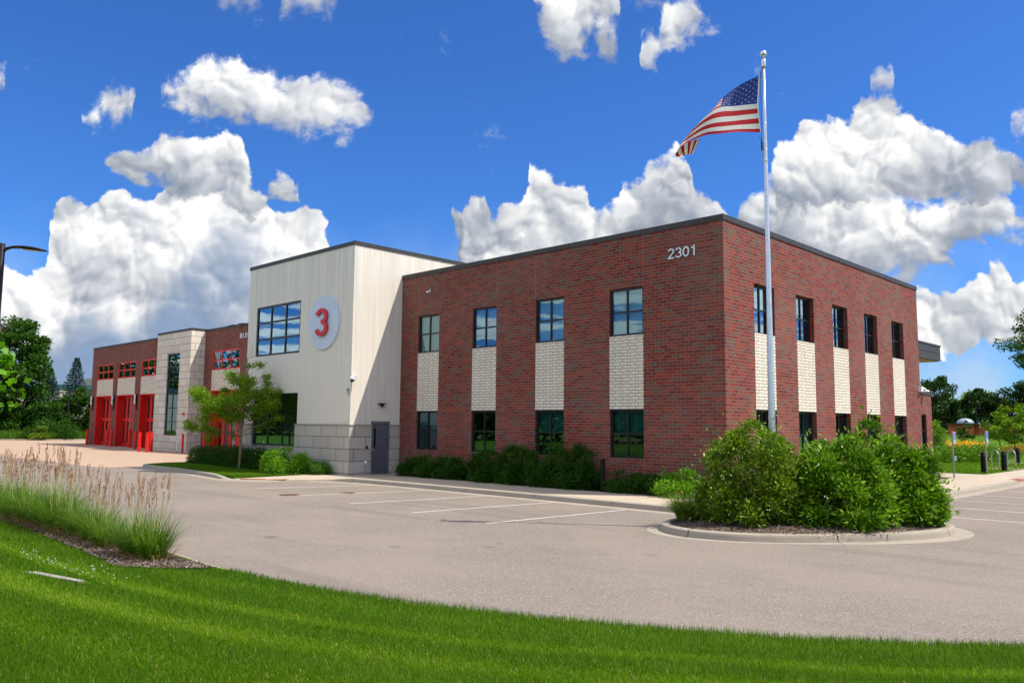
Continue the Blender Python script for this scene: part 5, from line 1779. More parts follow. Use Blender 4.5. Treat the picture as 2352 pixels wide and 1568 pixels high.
# ================================================================== grasses
def lawn_grass():
    rng = np.random.default_rng(200)
    cx, cy_ = 12.08, -21.46
    vw = np.array([-0.6967, 0.7174])
    rt = np.array([0.7174, 0.6967])
    N = 2100000
    # denser near the camera
    dist = 4.6 + (26 - 4.6) * rng.random(N) ** 2.3
    lat = rng.random(N) * 2.15 - 1.32
    X = cx + vw[0] * dist + rt[0] * lat * dist
    Y = cy_ + vw[1] * dist + rt[1] * lat * dist
    dist = np.hypot(X - cx, Y - cy_)
    ye = np.interp(X, EX, EY)
    ok = (Y < ye + 0.015) & (X > -16)
    X, Y, dist = X[ok], Y[ok], dist[ok]
    d = edge_dist(X, Y)
    fx = [-60, -20, -8, -5, -2.6, -1.4, -0.46, -0.11, 0.26, 0.47]
    fy = [-16.4, -16.4, -16.42, -16.55, -16.7, -16.75, -16.86, -16.84, -16.45, -16.0]
    bed = (X < 0.47) & (Y > np.interp(X, fx, fy) - 0.03)
    strip = (X < 0.7) & (d < 0.17)
    slab = (X > -0.25) & (X < 1.05) & (np.abs((Y + 17.98) - (X + 0.1) * 0.29) < 0.085)
    thin = rng.random(len(X)) < np.clip(0.7 + d * 3.0, 0, 1)
    ok = ~bed & ~strip & ~slab & thin
    X, Y, d, dist = X[ok], Y[ok], d[ok], dist[ok]
    n = len(X)
    Z = lawn_z(X, Y, d) - 0.004
    # mowing passes run parallel to the kerb: the lean of the blades flips from pass to pass
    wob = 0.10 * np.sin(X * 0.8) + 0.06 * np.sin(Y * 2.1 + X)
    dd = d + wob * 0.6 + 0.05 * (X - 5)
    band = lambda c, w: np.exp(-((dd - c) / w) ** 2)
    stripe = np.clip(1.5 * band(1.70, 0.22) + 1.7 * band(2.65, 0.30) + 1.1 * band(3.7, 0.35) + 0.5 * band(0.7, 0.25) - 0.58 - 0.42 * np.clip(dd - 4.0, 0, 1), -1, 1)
    az = np.where(stripe > 0, 5.3, 2.2) + rng.normal(size=n) * 1.15
    patch = np.sin(X * 1.7 + 2 * np.sin(Y * 0.9)) * np.sin(Y * 2.3 + X) * 0.5
    L = (0.052 + 0.016 * rng.normal(size=n)) * (1 + 0.12 * patch) * (1 + 0.55 * np.exp(-d / 0.12))
    L = np.clip(L, 0.02, 0.11)
    W = np.clip(0.0028 + 0.00055 * (dist - 5), 0.0028, 0.011) * rng.uniform(0.8, 1.3, n)
    tint = np.clip(0.40 + 0.17 * rng.normal(size=n) + 0.24 * stripe * (0.85 + 0.3 * np.sin(X * 0.5 + 1)) + 0.10 * patch, 0, 1)  # tint also carries the bands' lit and dull look, darker far from kerb
    P = np.stack([X, Y, Z], 1)
    bend = rng.uniform(0.15, 0.9, n) + 0.35 * (stripe > 0)
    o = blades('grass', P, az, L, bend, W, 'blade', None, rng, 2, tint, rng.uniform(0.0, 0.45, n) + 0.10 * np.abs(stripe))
    tag(o, 'mown green grass blades of the foreground lawn with mowing stripes tinted lighter and darker', 'grass', kind='stuff')
    # dry clippings and pale blades scattered low
    m = 26000
    i = rng.integers(0, n, m)
    P = np.stack([X[i] + rng.normal(size=m) * 0.01, Y[i], Z[i] + 0.020], 1)
    o = blades('dry_clippings', P, rng.random(m) * 6.28, rng.uniform(0.02, 0.045, m), rng.uniform(0.2, 0.8, m), np.full(m, 0.004), 'dead_blade', None, rng, 2, None, rng.uniform(0.3, 1.3, m))
    tag(o, 'dry straw-coloured clippings between the lawn blades', 'grass', kind='stuff')
    # clover heads
    m = 46
    cxs = np.concatenate([rng.normal(-0.9, 0.75, m), rng.normal(0.2, 0.4, 16)])
    cys = np.concatenate([rng.normal(-17.55, 0.10, m), rng.normal(-17.2, 0.08, 16)])
    P = np.stack([cxs, cys, lawn_z(cxs, cys) + 0.045], 1)
    P = np.repeat(P, 10, 0) + rng.normal(size=(len(P) * 10, 3)) * 0.004
    o = leaves('clover_flowers', P, rng.normal(size=P.shape), 0.012, 0.006, 'white_petal', None, rng)
    tag(o, 'small white clover heads scattered in the lawn near the mulch bed', 'flowers', kind='stuff')


lawn_grass()


def turf(name, label, x0, x1, y0, y1, n, inside, seed, z=0.0, L=0.07, W=0.02):
    rng = np.random.default_rng(seed)
    X, Y = rng.uniform(x0, x1, n), rng.uniform(y0, y1, n)
    ok = inside(X, Y)
    X, Y = X[ok], Y[ok]
    n = len(X)
    P = np.stack([X, Y, np.full(n, z)], 1)
    o = blades(name, P, rng.random(n) * 6.28, L * rng.uniform(0.6, 1.3, n), rng.uniform(0.2, 1.2, n), np.full(n, W), 'blade', None, rng, 2, np.clip(rng.normal(0.45, 0.18, n), 0, 1), rng.uniform(0, 0.5, n))
    tag(o, label, 'grass', kind='stuff')


turf('turf_grass', 'short grass of the curbed turf island round the young tree', -29.1, -16.5, -6.2, 0, 90000,
     lambda X, Y: (Y > np.interp(X, [-29.1, -28.3, -26.6, -24.6, -22.6, -20.4, -18.6, -17.9, -16.7], [-3.9, -5.1, -5.4, -5.45, -5.6, -5.92, -6.15, -6.0, -3.6])) & (Y < -2.6), 210, L=0.055, W=0.014)
turf('turf_grass', 'short grass of the court beyond the walk, round the bike rack', -9, 1.4, 20.75, 37, 60000, lambda X, Y: Y > 20.7, 211, L=0.06, W=0.022)

# tall wild grass along the far verge, meadow growth and flowers on the right
rng = np.random.default_rng(220)
n = 26000
X, Y = rng.uniform(-99, -93.8, n), rng.uniform(-22, 9, n)
Y = np.where(rng.random(n) < 0.35, rng.uniform(9, 24, n), Y)
X = np.where(Y > 9, rng.uniform(-98, -92.6, n), X)
o = blades('wild_grass', np.stack([X, Y, np.zeros(n)], 1), rng.random(n) * 6.28, rng.uniform(0.5, 1.25, n), rng.uniform(0.2, 0.9, n), np.full(n, 0.05), 'reed_blade', None, rng, 3,
           np.clip(rng.normal(0.35, 0.2, n), 0, 1), rng.uniform(0, 0.3, n))
tag(o, 'unmown tall grass along the far left verge under the trees', 'grass', kind='stuff')
n = 42000
X, Y = rng.uniform(-34, 8, n), 44 + 34 * rng.random(n) ** 0.8
Z = np.clip((Y - 50) / 25, 0, 3) ** 1.1 * 1.25
o = blades('meadow_grass', np.stack([X, Y, Z - 0.02], 1), rng.random(n) * 6.28, rng.uniform(0.25, 0.6, n), rng.uniform(0.2, 1.2, n), np.full(n, 0.055), 'meadow_blade', None, rng, 2,
           np.clip(rng.normal(0.5, 0.2, n), 0, 1), rng.uniform(0, 0.4, n))
tag(o, 'light green meadow grass sloping up to the small brick building', 'grass', kind='stuff')
n = 16000
X = rng.uniform(-34, 8, n)
Y = 49.0 + 7.0 * rng.random(n) + 1.2 * np.sin(X * 0.5)
ok = np.sin(X * 1.3) + np.sin(X * 0.47 + 1.0) * 1.2 + rng.normal(size=n) * 0.8 > -0.6
X, Y = X[ok], Y[ok]
n = len(X)
Z = np.clip((Y - 50) / 25, 0, 3) ** 1.1 * 1.25 + rng.uniform(0.48, 0.80, n)
o = leaves('orange_flowers', np.stack([X, Y, Z], 1), rng.normal(size=(n, 3)), 0.15, 0.11, 'orange_petal', None, rng, flat=1.5)
tag(o, 'band of orange wildflowers across the meadow on the right', 'flowers', kind='stuff')


# ornamental feather-reed grasses in the bed by the lot
def reed_clump(seed, loc, hgt, spread):
    rng = np.random.default_rng(seed)
    root = empty('ornamental_grass', loc)
    n = 640
    a_ = rng.random(n) * 6.283
    rr = rng.random(n) ** 0.5 * 0.20 * spread
    P = np.stack([np.cos(a_) * rr, np.sin(a_) * rr, np.full(n, -0.02)], 1)
    L = rng.uniform(0.40, 1.05, n) * hgt
    blades('blades', P, a_ + rng.normal(size=n) * 0.6, L, rng.uniform(0.25, 1.9, n), rng.uniform(0.008, 0.014, n), 'reed_blade', root, rng, 5, np.clip(rng.normal(0.36, 0.28, n), 0, 1), rng.uniform(0.0, 0.42, n))
    m = 130
    a_ = rng.random(m) * 6.283
    rr = 0.22 * spread + 0.06 * rng.random(m)
    P = np.stack([np.cos(a_) * rr, np.sin(a_) * rr, np.full(m, 0.0)], 1)
    blades('dead_blades', P, a_ + rng.normal(size=m) * 0.5, rng.uniform(0.3, 0.6, m), rng.uniform(0.6, 1.3, m), np.full(m, 0.008), 'dead_blade', root, rng, 4, None, rng.uniform(0.6, 1.1, m))
    m = 26
    a_ = rng.random(m) * 6.283
    rr = rng.random(m) ** 0.5 * 0.14 * spread
    az = a_ + rng.normal(size=m) * 0.4
    ln = rng.uniform(0.02, 0.20, m)
    Ls = rng.uniform(0.95, 1.42, m) * hgt
    P0 = np.stack([np.cos(a_) * rr, np.sin(a_) * rr, np.zeros(m)], 1)
    D = unit(np.stack([np.cos(az) * np.sin(ln), np.sin(az) * np.sin(ln), np.cos(ln)], 1))
    mb = MB()
    stk = blades('stalks', P0, az, Ls, np.full(m, 0.05), np.full(m, 0.0075), 'reed_stalk', root, rng, 2, None, ln)
    # feathery heads: many slim spikelets hugging the top 22 cm of each stalk
    q = 26
    t = rng.random((m, q))
    top = P0 + D * Ls[:, None]
    base = top[:, None, :] - D[:, None, :] * (0.27 * t[..., None] * rng.uniform(0.7, 1.1, (m, 1, 1)))
    off = rng.normal(size=(m, q, 3)) * 0.0045 * (0.35 + 1.5 * np.sin(math.pi * np.clip(t, 0, 1)))[..., None]
    PP = (base + off).reshape(-1, 3)
    DD = np.repeat(D, q, 0) + rng.normal(size=(m * q, 3)) * 0.13
    tt = np.repeat(np.clip(rng.normal(0.4, 0.2, m), 0, 1), q)
    leaves('seed_heads', PP, DD, 0.050, 0.0085, 'plume', root, rng, np.clip(tt + rng.normal(size=m * q) * 0.12, 0, 1))
    return root


reeds = [reed_clump(300 + k, (0, 0, 0), 1.0, 1.0) for k in range(4)]
words = ['first', 'second', 'third', 'fourth', 'fifth', 'sixth', 'seventh', 'eighth', 'ninth', 'tenth', 'eleventh', 'twelfth', 'thirteenth', 'fourteenth', 'fifteenth', 'sixteenth', 'seventeenth', 'eighteenth', 'nineteenth', 'twentieth']
rnd = random.Random(7)
rx_ = [-0.72, -1.25, -2.35, -3.15, -4.0, -4.85, -5.75, -6.6, -7.5, -8.4, -9.3, -10.2, -11.1, -12.0, -13.0, -14.0, -15.0, -16.1, -17.2, -18.4]
for k, x in enumerate(rx_):
    o = reeds[k] if k < 4 else copy_tree(reeds[k % 4])
    y = -16.12 + 0.10 * rnd.uniform(-1, 1) + (0.15 if x > -1.2 and x < -0.9 else 0)
    o.location = (x, y, float(lawn_z(np.array([x]), np.array([y]))[0]) + 0.03)
    o.rotation_euler = (0, 0, rnd.uniform(0, 6.28))
    s = rnd.uniform(0.86, 1.10) * (0.95 if k < 3 else 1.06)
    o.scale = (s, s, s)
    tag(o, 'clump of tall feathery ornamental grass, %s from the right end of its row by the lot' % words[k] if k else 'clump of tall feathery ornamental grass at the right end of its row by the lot', 'grass clump',
        'ornamental grasses in the mulch bed')


# loose bark chips
def chips(label, n, sampler, seed):
    rng = np.random.default_rng(seed)
    P = sampler(rng, n)
    n = len(P)
    D = rng.normal(size=(n, 3)) * [1, 1, 0.25]
    o = leaves('mulch_chips', P, D, rng.uniform(0.02, 0.06, n), rng.uniform(0.008, 0.02, n), 'chips', None, rng, flat=2.0)
    tag(o, label, 'mulch', kind='stuff')


def s_bed(rng, n):
    x = rng.uniform(-14, 0.5, n)
    y0 = np.interp(x, EX, EY) - 0.2
    y1 = np.interp(x, [-20, -8, -5, -2.6, -1.4, -0.46, -0.11, 0.26, 0.47], [-16.4, -16.42, -16.55, -16.7, -16.75, -16.86, -16.84, -16.45, -16.0]) - 0.03
    y = y0 + (y1 - y0) * rng.random(n)
    return np.stack([x, y, lawn_z(x, y) + 0.035 + 0.02 * rng.random(n)], 1)


def s_isl(rng, n):
    a_ = rng.random(n) * 6.283
    r = rng.random(n) ** 0.5
    x = 4.0 + 2.35 * r * np.cos(a_)
    y = -4.2 + 2.6 * r * np.sin(a_)
    ok = (edge_ok(x, y))
    x, y = x[ok], y[ok]
    rr = np.hypot((x - 4) / 2.6, (y + 4.1) / 2.9)
    return np.stack([x, y, 0.12 - 0.10 * rr + 0.02 * rng.random(len(x))], 1)


def edge_ok(x, y):
    return (x + y > -4.2) | (x > 2.1)


def s_corner(rng, n):
    x = rng.uniform(-3.2, 1.25, n)
    y = rng.uniform(-1.02, -0.02, n)
    return np.stack([x, y, np.full(n, -0.005) + 0.02 * rng.random(n)], 1)


chips('bark mulch chips round the ornamental grasses', 16000, s_bed, 401)
chips('bark mulch chips over the corner island', 9000, s_isl, 402)
chips('bark mulch chips at the building corner', 4000, s_corner, 403)


# ================================================================== flag and pole
def flag_pole():
    root = thing('flagpole', 'tall aluminium flagpole with a ball finial rising from the island shrubs', 'flagpole', (3.80, -4.80, 0.0))
    mb = MB()
    zs = [0.0, 1.0, 3.0, 5.0, 7.5, 9.0, 10.17]
    rs = [0.080, 0.078, 0.069, 0.058, 0.045, 0.037, 0.030]
    mb.tube([(0, 0, z) for z in zs], rs, 24)
    for z, r_ in ((4.83, 0.0605), (8.25, 0.0425), (8.86, 0.0395)):
        mb.tube([(0, 0, z - 0.006), (0, 0, z + 0.006)], [r_, r_], 24)
    sh = mb.build('shaft', 'alu', root, True)
    m_ = MB().lathe([(0.0, 0.19), (0.052, 0.185), (0.056, 0.17), (0.056, 0.03), (0.05, 0.0), (0.0, 0.0)], 20, (0, 0, 10.17))
    m_.build('truck', 'alu', root, True)
    m_ = MB()
    m_.tube([(0, 0, 10.35), (0, 0, 10.42)], 0.010, 8)
    prof = [(0.078 * math.sin(math.pi * k / 14), -0.078 * math.cos(math.pi * k / 14)) for k in range(15)]
    m_.lathe(prof, 24, (0, 0, 10.49))
    m_.build('ball_finial', 'alu', root, True)
    m_ = MB()
    m_.lathe([(0.16, -0.05), (0.16, 0.03), (0.10, 0.08), (0.085, 0.12), (0.08, 0.12)], 24)
    m_.build('base_collar', 'alu', root, True)
    # halyard: top clip, line along the pole, snap, counterweight and tie ring
    rp = Vector((-0.718, -0.696, 0))
    m_ = MB()
    m_.tube([tuple(rp * 0.075 + Vector((0, 0, z))) for z in (10.12, 9.6, 9.0, 8.4)], 0.0045, 6)
    m_.tube([tuple(rp * 0.045 + Vector((0, 0, 10.1))), tuple(rp * 0.09 + Vector((0, 0, 9.93))), tuple(rp * 0.15 + Vector((0, 0, 9.87)))], 0.006, 6)
    m_.tube([tuple(rp * 0.13 + Vector((0, 0, 8.56))), tuple(rp * 0.085 + Vector((0, 0, 8.47))), tuple(rp * 0.08 + Vector((0, 0, 8.0)))], 0.006, 6)
    m_.build('halyard', 'cord_dark', root)
    MB().tube([tuple(rp * 0.082 + Vector((0, 0, 8.43))), tuple(rp * 0.078 + Vector((0, 0, 8.24)))], 0.021, 10).build('counterweight', 'cord_dark', root)
    ring = [(0.062 * math.cos(a_) + rp.x * 0.01, 0.062 * math.sin(a_) + rp.y * 0.01, 8.0 - 0.02 * math.cos(a_ + 1)) for a_ in [2 * math.pi * k / 20 for k in range(21)]]
    m_ = MB().tube(ring, 0.008, 6, False)
    m_.tube([tuple(rp * 0.08 + Vector((0, 0, 8.2))), tuple(rp * 0.09 + Vector((0, 0, 8.08))), tuple(rp * 0.072 + Vector((0, 0, 8.0)))], 0.007, 6)
    m_.build('tie_ring', 'rope', root)


flag_pole()
leaf_mat('flag_red', gstops((0.52, 0.008, 0.018), (0.52, 0.008, 0.018), (0.52, 0.008, 0.018)), 0.35, 0.5, 0.3, 1.0)
leaf_mat('flag_white', gstops((0.78, 0.77, 0.75), (0.78, 0.77, 0.75), (0.78, 0.77, 0.75)), 0.35, 0.5, 0.3, 1.0)
leaf_mat('flag_blue', gstops((0.016, 0.045, 0.26), (0.016, 0.045, 0.26), (0.016, 0.045, 0.26)), 0.30, 0.5, 0.3, 1.0)


def flag():
    """cloth flying to the left of the pole: control net in metres (left of the pole, height, depth)"""
    K = 0.001374
    Rv = Vector((0.718, 0.696, 0))
    Fv = Vector((-0.696, 0.718, 0))
    us = [0, .2, .4, .6, .8, .92, 1.0]
    vs_ = [0, .25, .54, .77, 1.0]
    net = {0: [(1545, 128), (1285, 235), (985, 450), (770, 715), (545, 985), (385, 1150), (270, 1290)],
           .25: [(1530, 350), (1240, 420), (945, 555), (710, 800), (480, 1040), (330, 1215), (225, 1345)],
           .54: [(1513, 605), (1210, 628), (905, 672), (640, 840), (400, 1090), (275, 1270), (195, 1390)],
           .77: [(1528, 850), (1225, 885), (905, 930), (590, 1015), (330, 1190), (235, 1330), (185, 1420)],
           1.0: [(1550, 1090), (1235, 1092), (915, 1125), (600, 1165), (320, 1265), (225, 1360), (180, 1440)]}

    def cr(a_, b_, c_, d_, t):
        return 0.5 * (2 * b_ + (c_ - a_) * t + (2 * a_ - 5 * b_ + 4 * c_ - d_) * t * t + (3 * b_ - a_ - 3 * c_ + d_) * t ** 3)

    def interp(ks, vals, x):
        i = max(0, min(len(ks) - 2, next((j for j in range(len(ks) - 1) if x <= ks[j + 1]), len(ks) - 2)))
        t = (x - ks[i]) / (ks[i + 1] - ks[i])
        g_ = lambda j: vals[max(0, min(len(vals) - 1, j))]
        return cr(g_(i - 1), g_(i), g_(i + 1), g_(i + 2), t)

    def pt(u, v):
        rows = [interp(us, [np.array(q, float) for q in net[k]], u) for k in vs_]
        q = interp(vs_, rows, v)
        lr = (1640 - q[0]) * K - 0.01
        z = 9.665 - (q[1] - 350) * K
        dep = 0.14 * math.sin(u * 7.5 + v * 2.0) * u + 0.05 * math.sin(u * 17 - v * 5) * u + 0.35 * u * (1 - v)
        p_ = Vector((3.80, -4.80, 0)) - Rv * lr + Fv * (dep - 0.01)
        return (p_.x, p_.y, z)
    mb = MB()
    nu, nv = 60, 39
    for i in range(nu):
        for j in range(nv):
            u0, u1, v0, v1 = i / nu, (i + 1) / nu, j / nv, (j + 1) / nv
            st = j // 3
            mi = 2 if (i < 24 and st < 7) else (0 if st % 2 == 0 else 1)
            mb.add([pt(u0, v0), pt(u1, v0), pt(u1, v1), pt(u0, v1)], [(0, 1, 2, 3)], mi)
    # stars on both faces
    for r_ in range(9):
        cols = 6 if r_ % 2 == 0 else 5
        for c_ in range(cols):
            uc = 0.4 * ((c_ * 2 + (1 if r_ % 2 == 0 else 2)) / 12.0)
            vc = (7 / 13.0) * (r_ + 1) / 10.0
            for sg in (-1, 1):
                base = []
                for k in range(10):
                    rr = 0.0155 if k % 2 == 0 else 0.0064
                    a_ = math.pi / 2 + k * math.pi / 5
                    q = Vector(pt(max(0.001, uc + rr * math.cos(a_) * 0.56), vc - rr * math.sin(a_) * 1.02)) + Fv * 0.004 * sg
                    base.append(tuple(q))
                ce = Vector(pt(uc, vc)) + Fv * 0.004 * sg
                mb.add(base + [tuple(ce)], [(k, (k + 1) % 10, 10) for k in range(10)], 1)
    # fly end, blown under: stripes stand upright in it
    top = [(180, 1440), (225, 1362), (300, 1290), (400, 1235), (500, 1195), (600, 1165)]
    bot = [(205, 1442), (285, 1440), (340, 1425), (400, 1410), (450, 1397), (500, 1378)]

    def fp(s_, t):
        a_ = interp([0, .2, .4, .6, .8, 1.0], [np.array(q, float) for q in top], s_)
        b_ = interp([0, .2, .4, .6, .8, 1.0], [np.array(q, float) for q in bot], s_)
        q = a_ * (1 - t) + b_ * t
        p_ = Vector((3.80, -4.80, 0)) - Rv * ((1640 - q[0]) * K - 0.01) + Fv * (0.16 + 0.10 * t + 0.03 * math.sin(s_ * 9))
        return (p_.x, p_.y, 9.665 - (q[1] - 350) * K + 0.01 * (1 - t))
    bounds = [0, .17, .32, .44, .57, .69, .80, .88, .97, 1.0]
    for k in range(len(bounds) - 1):
        for a_ in range(3):
            s0 = bounds[k] + (bounds[k + 1] - bounds[k]) * a_ / 3
            s1 = bounds[k] + (bounds[k + 1] - bounds[k]) * (a_ + 1) / 3
            for t in range(6):
                mb.add([fp(s0, t / 6), fp(s1, t / 6), fp(s1, (t + 1) / 6), fp(s0, (t + 1) / 6)], [(0, 1, 2, 3)], 0 if k % 2 == 0 else 1)
    # header band at the hoist
    for j in range(12):
        a_, b_ = Vector(pt(0, j / 12)), Vector(pt(0, (j + 1) / 12))
        mb.add([tuple(a_), tuple(b_), tuple(b_ + Rv * 0.022), tuple(a_ + Rv * 0.022)], [(0, 1, 2, 3)], 1)
    o = mb.build('flag', ['flag_red', 'flag_white', 'flag_blue'], None, True)
    me = o.data
    at = me.attributes.new('tint', 'FLOAT', 'FACE')
    at.data.foreach_set('value', np.full(len(me.polygons), 0.5, np.float32))
    bm = bmesh.new()
    bm.from_mesh(me)
    bmesh.ops.remove_doubles(bm, verts=bm.verts, dist=0.0004)
    bm.to_mesh(me)
    bm.free()
    tag(o, 'red, white and blue stars-and-stripes flag streaming left from the tall pole', 'flag')


flag()


# ================================================================== small things
def post(name, label, cat, loc, r, h, mat, group=None, dome=True, stripes=False):
    root = thing(name, label, cat, loc, 0, group)
    mb = MB()
    if dome:
        mb.lathe([(r, -0.15), (r, h - r * 0.9), (r * 0.92, h - r * 0.45), (r * 0.6, h - r * 0.12), (0.001, h)], 20)
    else:
        mb.lathe([(r, -0.15), (r, h - 0.03), (r * 0.9, h), (0.001, h)], 20)
    mb.build('post', mat, root, False)
    return root


rb = [(-70.95, 6.2, 1.30), (-65.35, 6.0, 1.30), (-64.3, 6.0, 1.30), (-60.1, 6.0, 1.35), (-55.31, 4.61, 1.30), (-49.9, 2.84, 1.29), (-48.34, 2.77, 1.29), (-49.54, 3.54, 1.33)]
rl = ['red bollard at the far end of the bay wing', 'left red bollard of the pair before the pier between first and second red doors', 'right red bollard of the pair before the pier between first and second red doors',
      'red bollard between the second and third red doors', 'red bollard with a flat cap, left of the pair by the stone tower', 'left one of two bright red bollards standing forward on the apron',
      'right one of two bright red bollards standing forward on the apron', 'stout red bollard against the left edge of the stone stair tower']
rb0 = None
for k, ((x, y, h), lab) in enumerate(zip(rb, rl)):
    if rb0 is None:
        o = rb0 = post('bollard', lab, 'bollard', (x, y, 0), 0.115, 1.30, 'red_frame', 'red bollards on the bay apron', dome=False)
        MB().tube([(0, 0, 1.28), (0, 0, 1.315)], 0.125, 20).build('cap', 'red_frame', o)
    else:
        o = copy_tree(rb0)
    o.location = (x, y, -0.1)
    o.scale = (1.25 if k in (3, 7) else 1.0,) * 2 + (h / 1.30 + 0.07,)
    o['label'] = lab
for k, x in enumerate((-45.9, -42.9, -40.6)):
    o = copy_tree(rb0)
    o.location = (x, 5.9, -0.1)
    o.scale = (1, 1, 1.05)
    o['label'] = 'red bollard seen through the young tree, %s of three before the last red door' % ('left', 'middle', 'right')[k]
# standpipe
t = thing('red_standpipe', 'thin red post with a valve beside the stone stair tower', 'standpipe', (-45.85, 4.3, -0.1))
MB().lathe([(0.075, -0.05), (0.075, 1.30), (0.06, 1.34), (0.001, 1.34)], 16).build('post', 'red_paint', t)
MB().tube([(-0.06, 0, 1.08), (-0.14, -0.05, 1.08)], 0.04, 10).build('valve', 'red_paint', t)
t = thing('drain_pipe', 'white elbow pipe standing beside the red standpipe', 'pipe', (-46.62, 4.25, -0.1))
MB().tube(smooth_path([(0, 0, 0.0), (0, 0, 0.55), (0.02, 0.0, 0.70), (0.20, 0.02, 0.76), (0.52, 0.04, 0.80)], 4), 0.045, 12).build('pipe', 'white_plastic', t, True)
MB().tube([(0.34, 0.03, 0.80), (0.34, 0.03, 0.94)], 0.05, 10).build('valve', 'galvanised', t)

# black round-topped posts
for k, (x, y, h, lab, g_) in enumerate((
        (-3.86, -0.88, 1.02, 'slim black round-topped post on the bed edge, right of the tall dark shrubs', 'black posts on the brick wall side'),
        (-10.05, -0.66, 1.0, 'slim black round-topped post half hidden between low and tall dark shrubs', 'black posts on the brick wall side'),
        (1.09, 22.06, 1.0, 'black bollard left of the bike rack beside the second sign post', 'black bollards by the bike rack'),
        (1.19, 25.29, 1.0, 'black bollard right of the bike rack', 'black bollards by the bike rack'),
        (-0.99, 38.0, 0.95, 'black bollard farther off on the cross walk behind the bike rack', 'black bollards by the bike rack'))):
    o = post('bollard', lab, 'bollard', (x, y, 0), 0.075 if k < 2 else 0.125, h, 'black_plastic', g_)
    if k >= 2:
        m_ = MB()
        for a_ in (0.3, 2.0, 3.9, 5.3):
            m_.box(0.122 * math.cos(a_) - 0.012, 0.122 * math.sin(a_) - 0.012, h - 0.17, 0.122 * math.cos(a_) + 0.012, 0.122 * math.sin(a_) + 0.012, h - 0.145)
        m_.build('reflectors', 'white_plastic', o)
# bike rack hoops
for k, (a_, b_, lab) in enumerate((((0.11, 27.45), (0.56, 27.02), 'nearer steel hoop of the bike rack'), ((0.50, 29.0), (0.98, 28.55), 'farther steel hoop of the bike rack'))):
    t = thing('bike_rack', lab + ' between two black bollards', 'bike rack', (0, 0, 0), 0, 'steel hoops of the bike rack')
    a_, b_ = Vector((*a_, 0)), Vector((*b_, 0))
    c_ = (a_ + b_) / 2
    hw = (b_ - a_) / 2
    pts = [a_, a_ + Vector((0, 0, 0.35))] + [c_ - hw * math.cos(math.pi * q / 12) + Vector((0, 0, 0.68 + 0.30 * math.sin(math.pi * q / 12))) for q in range(13)] + [b_ + Vector((0, 0, 0.35)), b_]
    MB().tube([tuple(q) for q in pts], 0.027, 12).build('hoop', 'galvanised', t, True)
    MB().box(a_.x - 0.07, a_.y - 0.07, 0.0, a_.x + 0.07, a_.y + 0.07, 0.012).build('foot_plate', 'galvanised', t)
    MB().box(b_.x - 0.07, b_.y - 0.07, 0.0, b_.x + 0.07, b_.y + 0.07, 0.012).build('foot_plate', 'galvanised', t)
tag(MB().poly([(-0.5, 26.6), (1.4, 26.0), (1.4, 30.2), (-0.3, 30.2)], 0.0, 0.012).build('rack_pad', 'concrete'), kind='structure')


def access_sign(x, y, lab, plates):
    t = thing('parking_sign', lab, 'sign', (x, y, 0.0), 0, 'blue accessible-parking signs')
    m_ = MB()
    m_.box(-0.025, -0.025, -0.05, 0.025, 0.025, 2.0)
    m_.build('post', 'galvanised', t)
    for (z0, z1, yc, kind) in plates:
        w = 0.155 if kind == 'big' else 0.12
        m_ = MB()
        m_.box(0.028, yc - w, z0, 0.034, yc + w, z1)
        p_ = m_.build('sign_plate', 'white_plastic', t)
        m_ = MB()
        m_.box(0.035, yc - w + 0.02, z0 + 0.02, 0.037, yc + w - 0.02, z1 - 0.02)
        m_.build('sign_face', 'sign_blue', p_)
        m_ = MB()
        zc = (z0 + z1) / 2

        def TT(a_, b_, d):
            return (0.038 + d, yc + a_, b_)
        s_ = 1.0 if kind == 'big' else 0.62
        zi = z1 - 0.15 * s_ if kind == 'big' else zc
        # seated figure on a wheel
        strokes(m_, [arc(-0.008 * s_, zi - 0.055 * s_, 0.05 * s_, 0.05 * s_, 110, 380, 12)], 0.014 * s_, TT, 0.002)
        strokes(m_, [[(-0.015 * s_, zi + 0.055 * s_), (-0.012 * s_, zi - 0.01), (0.035 * s_, zi - 0.012), (0.055 * s_, zi - 0.075 * s_)]], 0.016 * s_, TT, 0.002)
        strokes(m_, [arc(-0.016 * s_, zi + 0.082 * s_, 0.008 * s_, 0.008 * s_, 0, 360, 8)], 0.014 * s_, TT, 0.002)
        if kind == 'big':
            for q in range(2):
                zz = z0 + 0.05 + q * 0.065
                m_.box(0.0375, yc - 0.10, zz, 0.039, yc + 0.10, zz + 0.035)
        m_.build('symbol', 'white_plastic', p_)


access_sign(1.35, 16.52, 'left blue accessible-parking sign with a second small plate low on its post', [(1.46, 1.93, 0.19, 'big'), (0.74, 0.90, 0.19, 'small')])
access_sign(1.32, 21.64, 'right blue accessible-parking sign with two plates together, beside the black bollard', [(1.50, 1.97, 0.20, 'big'), (1.33, 1.485, 0.20, 'small')])
tag(MB().add([(2.75, 17.75, -0.040), (3.45, 17.62, -0.114), (3.45, 19.95, -0.114), (2.75, 20.0, -0.040)], [(0, 1, 2, 3)]).build('tactile_plate', 'tactile'),
    'rust-red tactile plate on the ramp by the accessible stalls', 'tactile plate', 'tactile plates at the ramps')
tag(MB().add([(-17.55, -6.0, -0.095), (-17.25, -6.05, -0.108), (-16.55, -5.6, -0.110), (-15.85, -5.0, -0.108), (-16.0, -4.75, -0.085), (-16.75, -5.4, -0.088)][::1],
            [(0, 1, 2, 5), (5, 2, 3, 4)]).build('tactile_plate', 'tactile'),
    'rust-red tactile plate on the ramp beside the turf island', 'tactile plate', 'tactile plates at the ramps')
t = thing('wheel_stop', 'rounded concrete wheel stop at the right edge beyond the ramp', 'wheel stop', (3.95, 17.9, -0.15))
m_ = MB()
